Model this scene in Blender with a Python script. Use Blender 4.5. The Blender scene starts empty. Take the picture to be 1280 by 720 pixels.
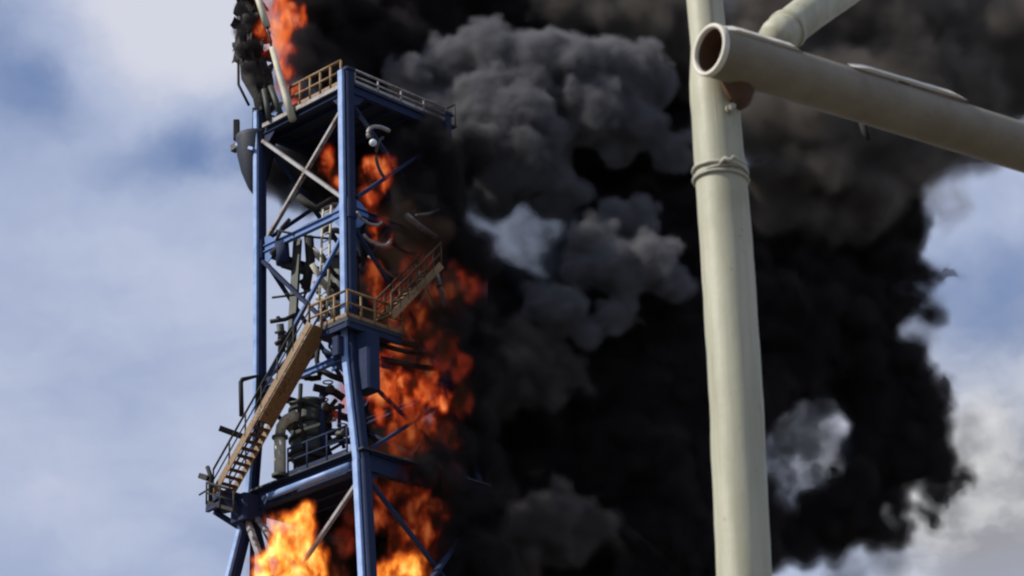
import bpy, bmesh, math, random
import numpy as np
from mathutils import Vector, Matrix, noise

S = bpy.context.scene
COL = S.collection
random.seed(7)
RNG = np.random.default_rng(11)

# ------------------------------------------------------------------ camera
PITCH, ROLL, FPX = math.radians(23.2), math.radians(2.27), 3400.0
CF = Vector((0, math.cos(PITCH), math.sin(PITCH)))
R0 = Vector((1, 0, 0)); U0 = Vector((0, -math.sin(PITCH), math.cos(PITCH)))
CR = R0 * math.cos(ROLL) - U0 * math.sin(ROLL)
CU = U0 * math.cos(ROLL) + R0 * math.sin(ROLL)
CO = Vector((0, 0, 1.6))
cam_data = bpy.data.cameras.new('camera')
cam = bpy.data.objects.new('camera', cam_data); COL.objects.link(cam)
m = Matrix((CR, CU, -CF)).transposed().to_4x4(); m.translation = CO
cam.matrix_world = m
cam_data.sensor_width = 36.0
cam_data.lens = 36.0 * FPX / 1280.0
cam_data.clip_start = 0.1; cam_data.clip_end = 6000
cam_data.dof.use_dof = True
cam_data.dof.focus_distance = 90.0
cam_data.dof.aperture_fstop = 16.0
S.camera = cam


def ray(x, y):
    return CF + CR * ((x - 640) / FPX) - CU * ((y - 360) / FPX)


def px(x, y, Y):
    """the place at ground distance Y that the photograph shows at pixel x, y"""
    d = ray(x, y)
    return CO + d * (Y / d.y)


# ------------------------------------------------------------------ sun, sky
SUN_EL = math.radians(40)
sh = Vector((-0.965, -0.26, 0)).normalized()
sdir = Vector((sh.x * math.cos(SUN_EL), sh.y * math.cos(SUN_EL), math.sin(SUN_EL)))
sun_d = bpy.data.lights.new('sun', 'SUN'); sun_d.energy = 5.0; sun_d.angle = math.radians(0.5)
sun_d.color = (1.0, 0.95, 0.87)
sun = bpy.data.objects.new('sun', sun_d); COL.objects.link(sun)
sun.rotation_euler = sdir.to_track_quat('Z', 'Y').to_euler()
sun.location = (-40, -20, 90)

W = bpy.data.worlds.new('World'); S.world = W; W.use_nodes = True
nt = W.node_tree; nt.nodes.clear()


class N:
    """small helper for writing node trees"""
    def __init__(s, tree): s.t = tree

    def n(s, kind, **kw):
        o = s.t.nodes.new(kind)
        for k, v in kw.items():
            if k in o.bl_rna.properties.keys(): setattr(o, k, v)
        return o

    def put(s, sock, v):
        if isinstance(v, bpy.types.NodeSocket): s.t.links.new(v, sock)
        elif isinstance(v, bpy.types.Node): s.t.links.new(v.outputs[0], sock)
        else: sock.default_value = v

    def math(s, op, a, b=0.0, c=0.0, clamp=False):
        o = s.n('ShaderNodeMath', operation=op); o.use_clamp = clamp
        s.put(o.inputs[0], a); s.put(o.inputs[1], b); s.put(o.inputs[2], c)
        return o.outputs[0]

    def vec(s, op, a, b=(0, 0, 0)):
        o = s.n('ShaderNodeVectorMath', operation=op); s.put(o.inputs[0], a)
        if op == 'SCALE': s.put(o.inputs[3], b)
        else: s.put(o.inputs[1], b)
        return o.outputs['Value'] if op in ('LENGTH', 'DOT_PRODUCT', 'DISTANCE') else o.outputs[0]

    def noise(s, v, scale, detail=4, rough=0.55, dist=0.0, col=False):
        o = s.n('ShaderNodeTexNoise'); s.put(o.inputs['Vector'], v); o.inputs['Scale'].default_value = scale
        o.inputs['Detail'].default_value = detail; o.inputs['Roughness'].default_value = rough
        o.inputs['Distortion'].default_value = dist
        return o.outputs['Color'] if col else o.outputs[0]

    def ramp(s, f, stops, interp='LINEAR'):
        o = s.n('ShaderNodeValToRGB'); s.put(o.inputs[0], f); cr = o.color_ramp; cr.interpolation = interp
        while len(cr.elements) < len(stops): cr.elements.new(0.5)
        for e, (p, c) in zip(cr.elements, stops):
            e.position = p; e.color = (c, c, c, 1) if isinstance(c, (int, float)) else (*c, 1)
        return o.outputs[0]

    def mix(s, f, a, b):
        o = s.n('ShaderNodeMix', data_type='RGBA'); s.put(o.inputs[0], f)
        for k, v in ((6, a), (7, b)):
            s.put(o.inputs[k], (*v, 1) if isinstance(v, tuple) and len(v) == 3 else v)
        return o.outputs[2]

    def smooth(s, v, a, b, c=0.0, d=1.0):
        o = s.n('ShaderNodeMapRange', interpolation_type='SMOOTHSTEP'); s.put(o.inputs[0], v)
        for i, w in enumerate((a, b, c, d)): o.inputs[i + 1].default_value = w
        return o.outputs[0]


g = N(nt)
sky = g.n('ShaderNodeTexSky', sky_type='NISHITA')
sky.sun_disc = False; sky.sun_elevation = SUN_EL; sky.sun_rotation = math.atan2(sh.x, sh.y)
sky.air_density = 1.25; sky.dust_density = 0.25; sky.ozone_density = 3.0
hs = g.n('ShaderNodeHueSaturation'); hs.inputs['Hue'].default_value = 0.514; hs.inputs['Saturation'].default_value = 1.25; hs.inputs['Value'].default_value = 1.2; nt.links.new(sky.outputs[0], hs.inputs['Color'])
tc = g.n('ShaderNodeTexCoord').outputs['Generated']
warp = g.vec('SUBTRACT', g.noise(tc, 11.0, 5, 0.58, col=True), (0.5, 0.5, 0.5))
dirv = g.vec('ADD', tc, g.vec('SCALE', warp, 0.06))
cl = g.noise(dirv, 6.5, 5, 0.48)                       # broad cloud cover
cl2 = g.noise(g.vec('MULTIPLY', dirv, (1, 1, 1.8)), 19.0, 4, 0.5)


def patch(x, y, r, amp):
    """a bank of cloud (or a gap) centred on the direction of pixel x, y; r in radians"""
    d = ray(x, y).normalized()
    dist = g.vec('DISTANCE', dirv, tuple(d))
    return g.math('MULTIPLY', g.smooth(dist, 0.0, r, 1.0, 0.0), amp)


cover = g.math('ADD', g.math('MULTIPLY', g.math('SUBTRACT', cl, 0.5), 0.55), g.math('MULTIPLY', g.math('SUBTRACT', cl2, 0.5), 0.34))
cover = g.math('ADD', cover, 0.72)
for p in [(225, 10, 0.062, 0.62), (300, 60, 0.03, 0.3), (150, 170, 0.05, -0.2), (200, 195, 0.032, -0.22), (240, 186, 0.028, -0.22), (280, 170, 0.026, -0.22), (315, 154, 0.026, -0.24), (350, 138, 0.024, -0.26), (385, 120, 0.022, -0.24), (40, 110, 0.03, -0.2),
          (-10, 60, 0.06, -0.2), (60, 560, 0.12, 0.12), (1240, 370, 0.05, -0.26), (1180, 330, 0.03, -0.08),
          (1225, 545, 0.022, 0.6), (1260, 640, 0.05, 0.3), (1240, 250, 0.02, 0.3), (1150, 610, 0.02, 0.25), (1010, 560, 0.03, 0.4)]:
    cover = g.math('ADD', cover, patch(*p))
rightgrey = g.math('ADD', patch(1300, 620, 0.11, 0.9), patch(1180, 640, 0.05, 0.4), clamp=True)
cloudcol = g.ramp(g.math('ADD', cl2, g.math('MULTIPLY', g.math('SUBTRACT', cl, 0.5), 0.8)),
                  [(0.25, (4.8, 5.6, 7.9)), (0.7, (5.8, 6.6, 8.8))])
bright = g.mix(g.smooth(cover, 0.72, 1.25), cloudcol, (8.4, 8.6, 9.8))
bright = g.mix(rightgrey, bright, g.mix(g.smooth(cl2, 0.35, 0.65), (4.2, 4.2, 4.6), (8.6, 8.6, 8.6)))
skyc = g.mix(g.smooth(cover, 0.02, 0.85, 0.0, 0.97), hs.outputs[0], bright)
bg = g.n('ShaderNodeBackground'); g.put(bg.inputs[0], skyc); bg.inputs[1].default_value = 0.08
wo = g.n('ShaderNodeOutputWorld'); nt.links.new(bg.outputs[0], wo.inputs[0])

S.view_settings.view_transform = 'Standard'; S.view_settings.look = 'None'
S.view_settings.exposure = 0.0; S.view_settings.gamma = 1.0
S.render.engine = 'CYCLES'
cy = S.cycles
cy.max_bounces = 8; cy.volume_bounces = 2; cy.transparent_max_bounces = 32; cy.volume_max_steps = 256; cy.volume_step_rate = 2.0
cy.diffuse_bounces = 3; cy.glossy_bounces = 2
cy.pixel_filter_type = 'BLACKMAN_HARRIS'; cy.filter_width = 2.2
cy.use_denoising = True


# ------------------------------------------------------------------ materials
def mat_new(name):
    mt = bpy.data.materials.new(name); mt.use_nodes = True; mt.node_tree.nodes.clear()
    h = N(mt.node_tree); out = h.n('ShaderNodeOutputMaterial')
    return mt, h, out


def painted(name, col, col2, rust=0.0, rough=0.45, metal=0.0, scale=1.0, bump=0.15, rustcol=(0.10, 0.035, 0.012), rw=0.12):
    """weathered paint: two tones, stains, patches of rust"""
    mt, h, out = mat_new(name)
    t = h.n('ShaderNodeTexCoord').outputs['Object']
    n1 = h.noise(t, 1.3 * scale, 5, 0.6); n2 = h.noise(t, 9 * scale, 6, 0.65); n3 = h.noise(t, 40 * scale, 3, 0.6)
    c = h.mix(h.smooth(n1, 0.35, 0.68), col, col2)
    c = h.mix(h.math('MULTIPLY', n3, 0.25), c, tuple(0.55 * v for v in col))
    if rust > 0:
        rf = h.smooth(h.math('ADD', h.math('MULTIPLY', n1, 0.5), h.math('MULTIPLY', n2, 0.6)), 0.74 - rust * 0.3, 0.74 - rust * 0.3 + rw)
        c = h.mix(rf, c, rustcol)
    b = h.n('ShaderNodeBsdfPrincipled'); h.put(b.inputs['Base Color'], c)
    h.put(b.inputs['Roughness'], h.math('ADD', h.math('MULTIPLY', n2, 0.3), rough - 0.12)); b.inputs['Metallic'].default_value = metal
    bp = h.n('ShaderNodeBump'); bp.inputs['Strength'].default_value = bump; bp.inputs['Distance'].default_value = 0.01 / scale
    h.put(bp.inputs['Height'], h.math('ADD', n2, h.math('MULTIPLY', n3, 0.5))); h.put(b.inputs['Normal'], bp)
    mt.node_tree.links.new(b.outputs[0], out.inputs[0])
    return mt


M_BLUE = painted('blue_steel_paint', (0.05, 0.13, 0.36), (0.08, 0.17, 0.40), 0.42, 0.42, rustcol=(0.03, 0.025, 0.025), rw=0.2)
M_NAVY = painted('dark_blue_paint_and_shade', (0.0035, 0.013, 0.052), (0.006, 0.018, 0.065), 0.3, 0.85)  # dark blue steel; also holds the painted shade of columns and dim faces
M_SKYBLUE = painted('pale_blue_paint_and_lit_side', (0.26, 0.38, 0.64), (0.15, 0.25, 0.50), 0.42, 0.42, rustcol=(0.05, 0.045, 0.05), rw=0.2)  # pale blue; also stands for the sunlit side of columns and beam flange
M_INK = painted('sooty_navy_paint', (0.006, 0.010, 0.022), (0.010, 0.016, 0.035), 0.2, 0.65)
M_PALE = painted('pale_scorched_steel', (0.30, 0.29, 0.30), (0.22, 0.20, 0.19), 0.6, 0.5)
M_CHAR = painted('charred_steel', (0.007, 0.0065, 0.0065), (0.018, 0.015, 0.013), 0.3, 0.75, rustcol=(0.05, 0.025, 0.012))
M_GREY = painted('sooty_grey_green_steel', (0.028, 0.033, 0.028), (0.05, 0.053, 0.042), 0.4, 0.6)
M_OCHRE = painted('ochre_paint', (0.19, 0.105, 0.035), (0.28, 0.165, 0.065), 0.6, 0.55, rustcol=(0.09, 0.04, 0.015))
M_CREAM = painted('cream_pipe_cladding', (0.50, 0.47, 0.36), (0.40, 0.37, 0.27), 0.4, 0.55)
M_RED = painted('faded_red_paint', (0.30, 0.05, 0.05), (0.20, 0.04, 0.04), 0.3, 0.6)
M_DECK = painted('sooty_deck_plate', (0.012, 0.018, 0.03), (0.02, 0.025, 0.035), 0.2, 0.7)
M_WHITE = painted('white_lamp_enamel', (0.75, 0.77, 0.8), (0.7, 0.72, 0.75), 0.0, 0.3)
M_RUST = painted('rusty_steel', (0.10, 0.05, 0.025), (0.06, 0.03, 0.016), 0.5, 0.8)
M_DARKMETAL = painted('black_steel_bits', (0.02, 0.02, 0.02), (0.035, 0.03, 0.03), 0.3, 0.6)
M_WIRE = painted('pale_wire', (0.42, 0.41, 0.33), (0.34, 0.33, 0.27), 0.4, 0.5, scale=8)


def post_paint():
    """greenish cream paint on the near pipes, streaked and grubby, rusty just below the joint"""
    mt, h, out = mat_new('greenish_cream_pipe_paint')
    t = h.n('ShaderNodeTexCoord').outputs['Object']
    long_ = h.vec('MULTIPLY', t, (26, 26, 2.2))
    n1 = h.noise(long_, 1.0, 5, 0.6); n2 = h.noise(t, 30, 6, 0.65); n3 = h.noise(t, 160, 3, 0.6); n4 = h.noise(t, 5, 4, 0.6)
    c = h.mix(h.smooth(n1, 0.35, 0.7), (0.32, 0.315, 0.225), (0.41, 0.40, 0.30))
    c = h.mix(h.smooth(n4, 0.5, 0.75, 0, 0.5), c, (0.24, 0.22, 0.14))
    c = h.mix(h.smooth(n2, 0.64, 0.74, 0, 0.6), c, (0.15, 0.10, 0.055))
    n5 = h.noise(h.vec('MULTIPLY', t, (60, 60, 1.3)), 1.0, 4, 0.6)
    c = h.mix(h.smooth(n5, 0.58, 0.72, 0, 0.55), c, (0.16, 0.11, 0.06))
    n6 = h.noise(h.vec('MULTIPLY', t, (1, 1, 0.5)), 75, 3, 0.5)
    c = h.mix(h.smooth(n6, 0.745, 0.765, 0, 0.8), c, (0.07, 0.045, 0.03))
    b = h.n('ShaderNodeBsdfPrincipled'); h.put(b.inputs['Base Color'], c)
    h.put(b.inputs['Roughness'], h.math('ADD', h.math('MULTIPLY', n2, 0.3), 0.42))
    bp = h.n('ShaderNodeBump'); bp.inputs['Strength'].default_value = 0.35; bp.inputs['Distance'].default_value = 0.002
    h.put(bp.inputs['Height'], h.math('ADD', n2, h.math('MULTIPLY', n3, 0.4))); h.put(b.inputs['Normal'], bp)
    mt.node_tree.links.new(b.outputs[0], out.inputs[0])
    return mt


M_POST = post_paint()
M_CROSS = painted('brown_shade_pipe_paint', (0.20, 0.175, 0.125), (0.15, 0.125, 0.085), 0.25, 0.6, scale=7, bump=0.3, rustcol=(0.09, 0.045, 0.02), rw=0.3)  # darker than the post paint, to hold the shade on the cross pipe
M_LIP = painted('bare_cream_lip_and_lit_rim', (0.66, 0.62, 0.53), (0.52, 0.48, 0.40), 0.2, 0.5, scale=9)  # also colours the painted sunlit rim of the cross pipe


def smoke_mat(name, col, density, col2=None, surf=0.07, aniso=0.1, hetero=None):
    mt, h, out = mat_new(name)
    t = h.n('ShaderNodeTexCoord').outputs['Object']
    v = h.n('ShaderNodeVolumePrincipled')
    v.inputs['Color'].default_value = (*col, 1); v.inputs['Density'].default_value = density
    v.inputs['Anisotropy'].default_value = aniso
    if hetero:
        sc, lo, hi = hetero
        h.put(v.inputs['Density'], h.math('MULTIPLY', h.smooth(h.noise(t, sc, 4, 0.6, 0.6), lo, hi), density))
    d = h.n('ShaderNodeBsdfDiffuse'); d.inputs[0].default_value = (*[c * 0.9 for c in (col2 or col)], 1)
    tr = h.n('ShaderNodeBsdfTransparent')
    mx = h.n('ShaderNodeMixShader'); mx.inputs[0].default_value = surf
    mt.node_tree.links.new(tr.outputs[0], mx.inputs[1]); mt.node_tree.links.new(d.outputs[0], mx.inputs[2])
    mt.node_tree.links.new(mx.outputs[0], out.inputs[0]); mt.node_tree.links.new(v.outputs[0], out.inputs[1])
    mt.volume_intersection_method = 'FAST' if hasattr(mt, 'volume_intersection_method') else 'FAST'
    if not hetero: mt.cycles.homogeneous_volume = True
    return mt


def fire_mat(name, strength, stops, absorb=1.2, scale=1.3, lo=0.38, hi=0.72):
    mt, h, out = mat_new(name)
    t = h.n('ShaderNodeTexCoord').outputs['Object']
    t2 = h.vec('MULTIPLY', t, (1, 1, 0.62))
    nn = h.math('ADD', h.math('MULTIPLY', h.noise(t2, scale, 4, 0.55, 1.4), 0.78), h.math('MULTIPLY', h.noise(t2, scale * 3.2, 4, 0.6, 1.0), 0.22))
    f = h.smooth(nn, lo, hi)
    c = h.ramp(f, stops)
    v = h.n('ShaderNodeVolumePrincipled'); v.inputs['Color'].default_value = (0.05, 0.03, 0.02, 1)
    v.inputs['Density'].default_value = absorb
    h.put(v.inputs['Emission Color'], c)
    h.put(v.inputs['Emission Strength'], h.math('MULTIPLY', h.math('POWER', f, 1.4), strength))
    em = h.n('ShaderNodeEmission'); h.put(em.inputs[0], c); h.put(em.inputs[1], h.math('MULTIPLY', f, strength * 0.45))
    tr = h.n('ShaderNodeBsdfTransparent')
    mx = h.n('ShaderNodeMixShader'); h.put(mx.inputs[0], h.smooth(nn, lo + 0.08, hi, 0.02, 0.16))
    mt.node_tree.links.new(tr.outputs[0], mx.inputs[1]); mt.node_tree.links.new(em.outputs[0], mx.inputs[2])
    mt.node_tree.links.new(mx.outputs[0], out.inputs[0]); mt.node_tree.links.new(v.outputs[0], out.inputs[1])
    return mt


M_BLACKSMOKE = smoke_mat('black_oil_smoke', (0.035, 0.033, 0.036), 2.6)
M_GREYSMOKE = smoke_mat('grey_oil_smoke', (0.24, 0.235, 0.25), 1.9)
M_DIMSMOKE = smoke_mat('dark_grey_oil_smoke', (0.13, 0.125, 0.125), 1.6)
M_BROWNSMOKE = smoke_mat('brown_grey_oil_smoke', (0.15, 0.135, 0.12), 0.9)
M_THIN = smoke_mat('thin_grey_smoke', (0.35, 0.36, 0.38), 0.05, surf=0.01)
M_VEIL = smoke_mat('blue_grey_smoke_veil', (0.13, 0.15, 0.19), 0.25, surf=0.01)
M_TORN = smoke_mat('torn_pale_smoke', (0.42, 0.42, 0.41), 0.1, surf=0.01)
M_GLOOM = smoke_mat('brown_fume', (0.10, 0.06, 0.04), 0.05, surf=0.01)
RAMP_HOT = [(0.0, (0.5, 0.04, 0.005)), (0.45, (1.0, 0.16, 0.015)), (0.8, (1.0, 0.36, 0.05)), (1.0, (1.0, 0.62, 0.16))]
RAMP_DULL = [(0.0, (0.35, 0.02, 0.008)), (0.5, (0.9, 0.10, 0.02)), (0.85, (1.0, 0.24, 0.07)), (1.0, (1.0, 0.40, 0.2))]
M_FIREHOT = fire_mat('bright_fire', 3.4, RAMP_HOT, 1.6, 0.75, 0.30, 0.68)
M_FIREDULL = fire_mat('sooty_fire', 2.6, RAMP_DULL, 2.2, 1.0, 0.40, 0.70)
M_FIREMID = fire_mat('smothered_fire', 1.3, RAMP_DULL, 2.6, 1.2, 0.44, 0.76)
M_FIREGLOW = fire_mat('deep_red_fire_glow', 0.30, RAMP_DULL, 2.2, 1.3, 0.42, 0.8)

# ------------------------------------------------------------------ object helpers
WL = {}


def tag(o, label=None, cat=None, group=None, kind=None):
    if label: o['label'] = label
    if cat: o['category'] = cat
    if group: o['group'] = group
    if kind: o['kind'] = kind
    return o


def thing(name, label, cat, loc, group=None):
    o = bpy.data.objects.new(name, None); COL.objects.link(o); o.location = loc; WL[o] = Vector(loc)
    o.empty_display_size = 0.5
    return tag(o, label, cat, group)


def obj(name, vf, mt, parent=None, smooth=False, label=None):
    """one mesh object from world-space vertices and faces; its origin sits at the middle of its box"""
    vs, fs = vf
    a = np.array([tuple(v) for v in vs], dtype=float)
    c = Vector(tuple((a.min(0) + a.max(0)) / 2))
    me = bpy.data.meshes.new(name)
    me.from_pydata([tuple(v) for v in (a - np.array(c))], [], [tuple(f) for f in fs])
    me.materials.append(mt)
    if smooth:
        me.polygons.foreach_set('use_smooth', [True] * len(me.polygons))
    o = bpy.data.objects.new(name, me); COL.objects.link(o)
    WL[o] = c
    if parent is not None:
        o.parent = parent; o.location = c - WL[parent]
    else:
        o.location = c
    if label: o['label'] = label
    return o


def frame_of(p, q, up=Vector((0, 0, 1))):
    d = (q - p).normalized()
    s = d.cross(up)
    if s.length < 1e-3: s = d.cross(Vector((0, 1, 0)))
    s.normalize()
    return d, s, s.cross(d).normalized()


def extrude(p, q, prof, up=Vector((0, 0, 1))):
    d, s, u = frame_of(p, q, up)
    n = len(prof)
    vs = [p + s * a + u * b for a, b in prof] + [q + s * a + u * b for a, b in prof]
    fs = [(i, (i + 1) % n, n + (i + 1) % n, n + i) for i in range(n)] + [tuple(range(n))[::-1], tuple(range(n, 2 * n))]
    return vs, fs


def bar(p, q, w, h=None, up=Vector((0, 0, 1))):
    h = h or w
    b = min(w, h) * 0.12
    pr = [(-w / 2 + b, -h / 2), (w / 2 - b, -h / 2), (w / 2, -h / 2 + b), (w / 2, h / 2 - b), (w / 2 - b, h / 2), (-w / 2 + b, h / 2), (-w / 2, h / 2 - b), (-w / 2, -h / 2 + b)]
    return extrude(Vector(p), Vector(q), pr, up)


def ibeam(p, q, w, h, t=0.03, up=Vector((0, 0, 1))):
    a, b = w / 2, h / 2
    pr = [(-a, -b), (a, -b), (a, -b + t), (t / 2, -b + t), (t / 2, b - t), (a, b - t), (a, b), (-a, b), (-a, b - t), (-t / 2, b - t), (-t / 2, -b + t), (-a, -b + t)]
    return extrude(Vector(p), Vector(q), pr, up)


def tube(pts, r, n=10, caps=True):
    """a round bar through several points"""
    pts = [Vector(p) for p in pts]
    vs, fs = [], []
    up = Vector((0, 0, 1)) if abs((pts[1] - pts[0]).normalized().z) < 0.95 else Vector((0, 1, 0))
    rr = r if isinstance(r, (list, tuple)) else [r] * len(pts)
    for i, p in enumerate(pts):
        d = ((pts[min(i + 1, len(pts) - 1)] - p).normalized() + (p - pts[max(i - 1, 0)]).normalized()).normalized()
        s = d.cross(up).normalized(); u = s.cross(d).normalized()
        for k in range(n):
            a = 2 * math.pi * k / n
            vs.append(p + (s * math.cos(a) + u * math.sin(a)) * rr[i])
    for i in range(len(pts) - 1):
        for k in range(n):
            fs.append((i * n + k, i * n + (k + 1) % n, (i + 1) * n + (k + 1) % n, (i + 1) * n + k))
    if caps:
        fs.append(tuple(range(n))[::-1]); fs.append(tuple(range((len(pts) - 1) * n, len(pts) * n)))
    return vs, fs


def lathe(base, prof, n=32, axis=Vector((0, 0, 1))):
    """surface of revolution: prof = (radius, height along the axis)"""
    s = axis.cross(Vector((0.3, 1, 0.1))).normalized(); u = s.cross(axis).normalized()
    vs, fs = [], []
    for r, z in prof:
        for k in range(n):
            a = 2 * math.pi * k / n
            vs.append(base + axis * z + (s * math.cos(a) + u * math.sin(a)) * r)
    for i in range(len(prof) - 1):
        for k in range(n):
            fs.append((i * n + k, i * n + (k + 1) % n, (i + 1) * n + (k + 1) % n, (i + 1) * n + k))
    if prof[0][0] > 1e-6: fs.append(tuple(range(n))[::-1])
    if prof[-1][0] > 1e-6: fs.append(tuple(range((len(prof) - 1) * n, len(prof) * n)))
    return vs, fs


def slab(corners, t):
    """a plate: corners of its top, thickness t downwards"""
    n = len(corners)
    vs = [Vector(c) for c in corners] + [Vector(c) - Vector((0, 0, t)) for c in corners]
    fs = [tuple(range(n)), tuple(range(n, 2 * n))[::-1]] + [(i, n + i, n + (i + 1) % n, (i + 1) % n) for i in range(n)]
    return vs, fs


def join(*parts):
    vs, fs = [], []
    for v, f in parts:
        k = len(vs); vs += list(v); fs += [tuple(i + k for i in q) for q in f]
    return vs, fs


# ------------------------------------------------------------------ ground
gm, h, out = mat_new('dry_dusty_ground')
t = h.n('ShaderNodeTexCoord').outputs['Object']
gc = h.mix(h.smooth(h.noise(t, 0.05, 6, 0.6), 0.35, 0.65), (0.16, 0.14, 0.11), (0.10, 0.095, 0.08))
gc = h.mix(h.math('MULTIPLY', h.noise(t, 3.0, 5, 0.7), 0.5), gc, (0.07, 0.06, 0.05))
b = h.n('ShaderNodeBsdfPrincipled'); h.put(b.inputs['Base Color'], gc); b.inputs['Roughness'].default_value = 0.95
gm.node_tree.links.new(b.outputs[0], out.inputs[0])
gv, gf = [], []
GN = 40
for j in range(GN + 1):
    for i in range(GN + 1):
        x = (i / GN - 0.5) * 6000; y = (j / GN - 0.5) * 6000
        d = math.hypot(x, y - 80)
        gv.append((x, y, (noise.noise(Vector((x, y, 0)) * 0.002) * 6 - 2) * min(1, max(0, (d - 260) / 600))))
gf = [(j * (GN + 1) + i, j * (GN + 1) + i + 1, (j + 1) * (GN + 1) + i + 1, (j + 1) * (GN + 1) + i) for j in range(GN) for i in range(GN)]
ground = obj('ground', (gv, gf), gm)
tag(ground, 'flat dusty ground around the burning tower and the near post', kind='structure')

# ------------------------------------------------------------------ the burning steel tower
TH = math.radians(43.5)
EL = Vector((-math.cos(TH), math.sin(TH), 0)); ER = Vector((math.sin(TH), math.cos(TH), 0))
NL, NR = -ER, -EL                                            # outward normals of the left and right faces
ZT, ZM, ZN, ZB = 53.75, 48.2, 41.9, 37.2
WLf, WRf = 5.45, 5.7
c0 = px(437, 262, 100); c0.z = 0


def square(c, wl, wr, z):
    c = Vector((c.x, c.y, z))
    return [c, c + EL * wl, c + EL * wl + ER * wr, c + ER * wr]      # C, L, K, R


LV = {'T': square(c0, WLf, WRf, ZT), 'M': square(c0, WLf, WRf, ZM), 'N': square(c0, WLf, WRf, ZN)}
spread = 0.16 * (ZN - ZB)
cB = c0 - EL * spread * 0.3 - ER * spread * 0.55 + Vector((0.55, 0, 0))
LV['B'] = square(cB, WLf + spread * 1.5, WRf + spread, ZB)
s2 = 0.17 * ZB
LV['G'] = square(cB - EL * s2 - ER * s2, WLf + spread * 1.5 + 2 * s2, WRf + spread + 2 * s2, 0)
LV['G'][0] += Vector((1.5, 0, 0))
LV['D'] = [a.lerp(b_, 0.24) for a, b_ in zip(LV['B'], LV['G'])]
LV['E'] = [a.lerp(b_, 0.58) for a, b_ in zip(LV['B'], LV['G'])]

tower = thing('steel_tower', 'blue steel lattice tower burning inside, black smoke pouring from its right side', 'tower', (c0.x + EL.x * 2.7 + ER.x * 2.8, c0.y + EL.y * 2.7 + ER.y * 2.8, 0))

TOPC = [ZT + 0.75, ZT + 0.9, ZT + 0.5, ZT + 0.6]
for i in range(4):
    w = 0.40 if i == 0 else 0.34
    top = LV['T'][i].copy(); top.z = TOPC[i]
    for a, b_, ww in ((LV['N'][i], top, w), (LV['B'][i], LV['N'][i] - Vector((0, 0, 0.005)), w), (LV['G'][i], LV['B'][i] - Vector((0, 0, 0.005)), w * 1.15)):
        colm = obj('column', bar(a, b_, ww, up=EL), M_NAVY, tower)  # navy base carries the column's shaded side
        if i < 2:                                             # pale blue box added as the sunlit side of the two near columns
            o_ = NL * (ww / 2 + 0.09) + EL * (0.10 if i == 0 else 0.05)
            obj('column_lit_side', bar(a + o_, b_ + o_, 0.15, 0.28 if i == 0 else 0.24, up=EL), M_SKYBLUE, tower)
    for k in 'MN':
        p = LV[k][i]
        obj('splice_plate', bar(p - Vector((0, 0, 0.42)), p + Vector((0, 0, 0.42)), w + 0.07, up=EL), M_NAVY, tower)
    obj('column_cap', bar(top - Vector((0, 0, 0.0)), top + Vector((0, 0, 0.12)), w + 0.12, up=EL), M_NAVY, tower)
    obj('footing', bar(LV['G'][i] - Vector((0, 0, 0.2)), LV['G'][i] + Vector((0, 0, 0.5)), 1.4), M_GREY, tower)

FACES = [(0, 1, NL), (0, 3, NR), (1, 2, -NR), (3, 2, -NL)]
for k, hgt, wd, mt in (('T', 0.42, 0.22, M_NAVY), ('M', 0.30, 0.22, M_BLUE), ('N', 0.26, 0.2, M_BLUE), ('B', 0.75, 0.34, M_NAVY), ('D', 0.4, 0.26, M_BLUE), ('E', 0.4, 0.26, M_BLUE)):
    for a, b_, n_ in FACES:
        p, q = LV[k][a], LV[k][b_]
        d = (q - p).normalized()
        obj('beam', ibeam(p + d * 0.27, q - d * 0.24, wd, hgt), mt if (a, b_) == (0, 1) else M_NAVY, tower)  # shade painted in: only the sunny left face keeps its own colour
# pale lit edge angle on the top platform and pale strip put in as the lit flange below
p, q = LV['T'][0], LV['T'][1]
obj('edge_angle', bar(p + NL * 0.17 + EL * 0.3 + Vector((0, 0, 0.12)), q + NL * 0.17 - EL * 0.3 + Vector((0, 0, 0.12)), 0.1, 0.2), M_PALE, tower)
p, q = LV['B'][0], LV['B'][1]
obj('lit_flange_line', tube([p + NL * 0.32 + EL * 0.5 - Vector((0, 0, 0.12)), q + NL * 0.32 - EL * 1.3 - Vector((0, 0, 0.12))], 0.14, 12), M_SKYBLUE, tower, True)

for (k1, k2, w) in (('T', 'M', 0.26), ('M', 'N', 0.24), ('N', 'B', 0.22), ('B', 'D', 0.26), ('D', 'E', 0.28), ('E', 'G', 0.3)):
    for a, b_, n_ in FACES:
        if k1 == 'N' and (a, b_) == (0, 1): continue          # the stair bay stays open
        A1, B1 = LV[k1][a], LV[k1][b_]; A2, B2 = LV[k2][a], LV[k2][b_]
        off = Vector((0, 0, 0.34))
        for j, (s, e) in enumerate((((B1 - off), (A2 + off)), ((A1 - off), (B2 + off)))):
            d = (e - s).normalized()
            o_ = n_ * (0.09 if j == 0 else -0.12)
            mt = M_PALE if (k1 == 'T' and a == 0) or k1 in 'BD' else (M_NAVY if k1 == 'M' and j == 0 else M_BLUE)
            obj('brace', bar(s + d * 0.35 + o_, e - d * 0.35 + o_, w * (1.0 if j == 0 else 0.72), w * 0.6), mt if (a, b_) == (0, 1) else M_NAVY, tower)  # off the left face the shade is painted in as navy
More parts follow.
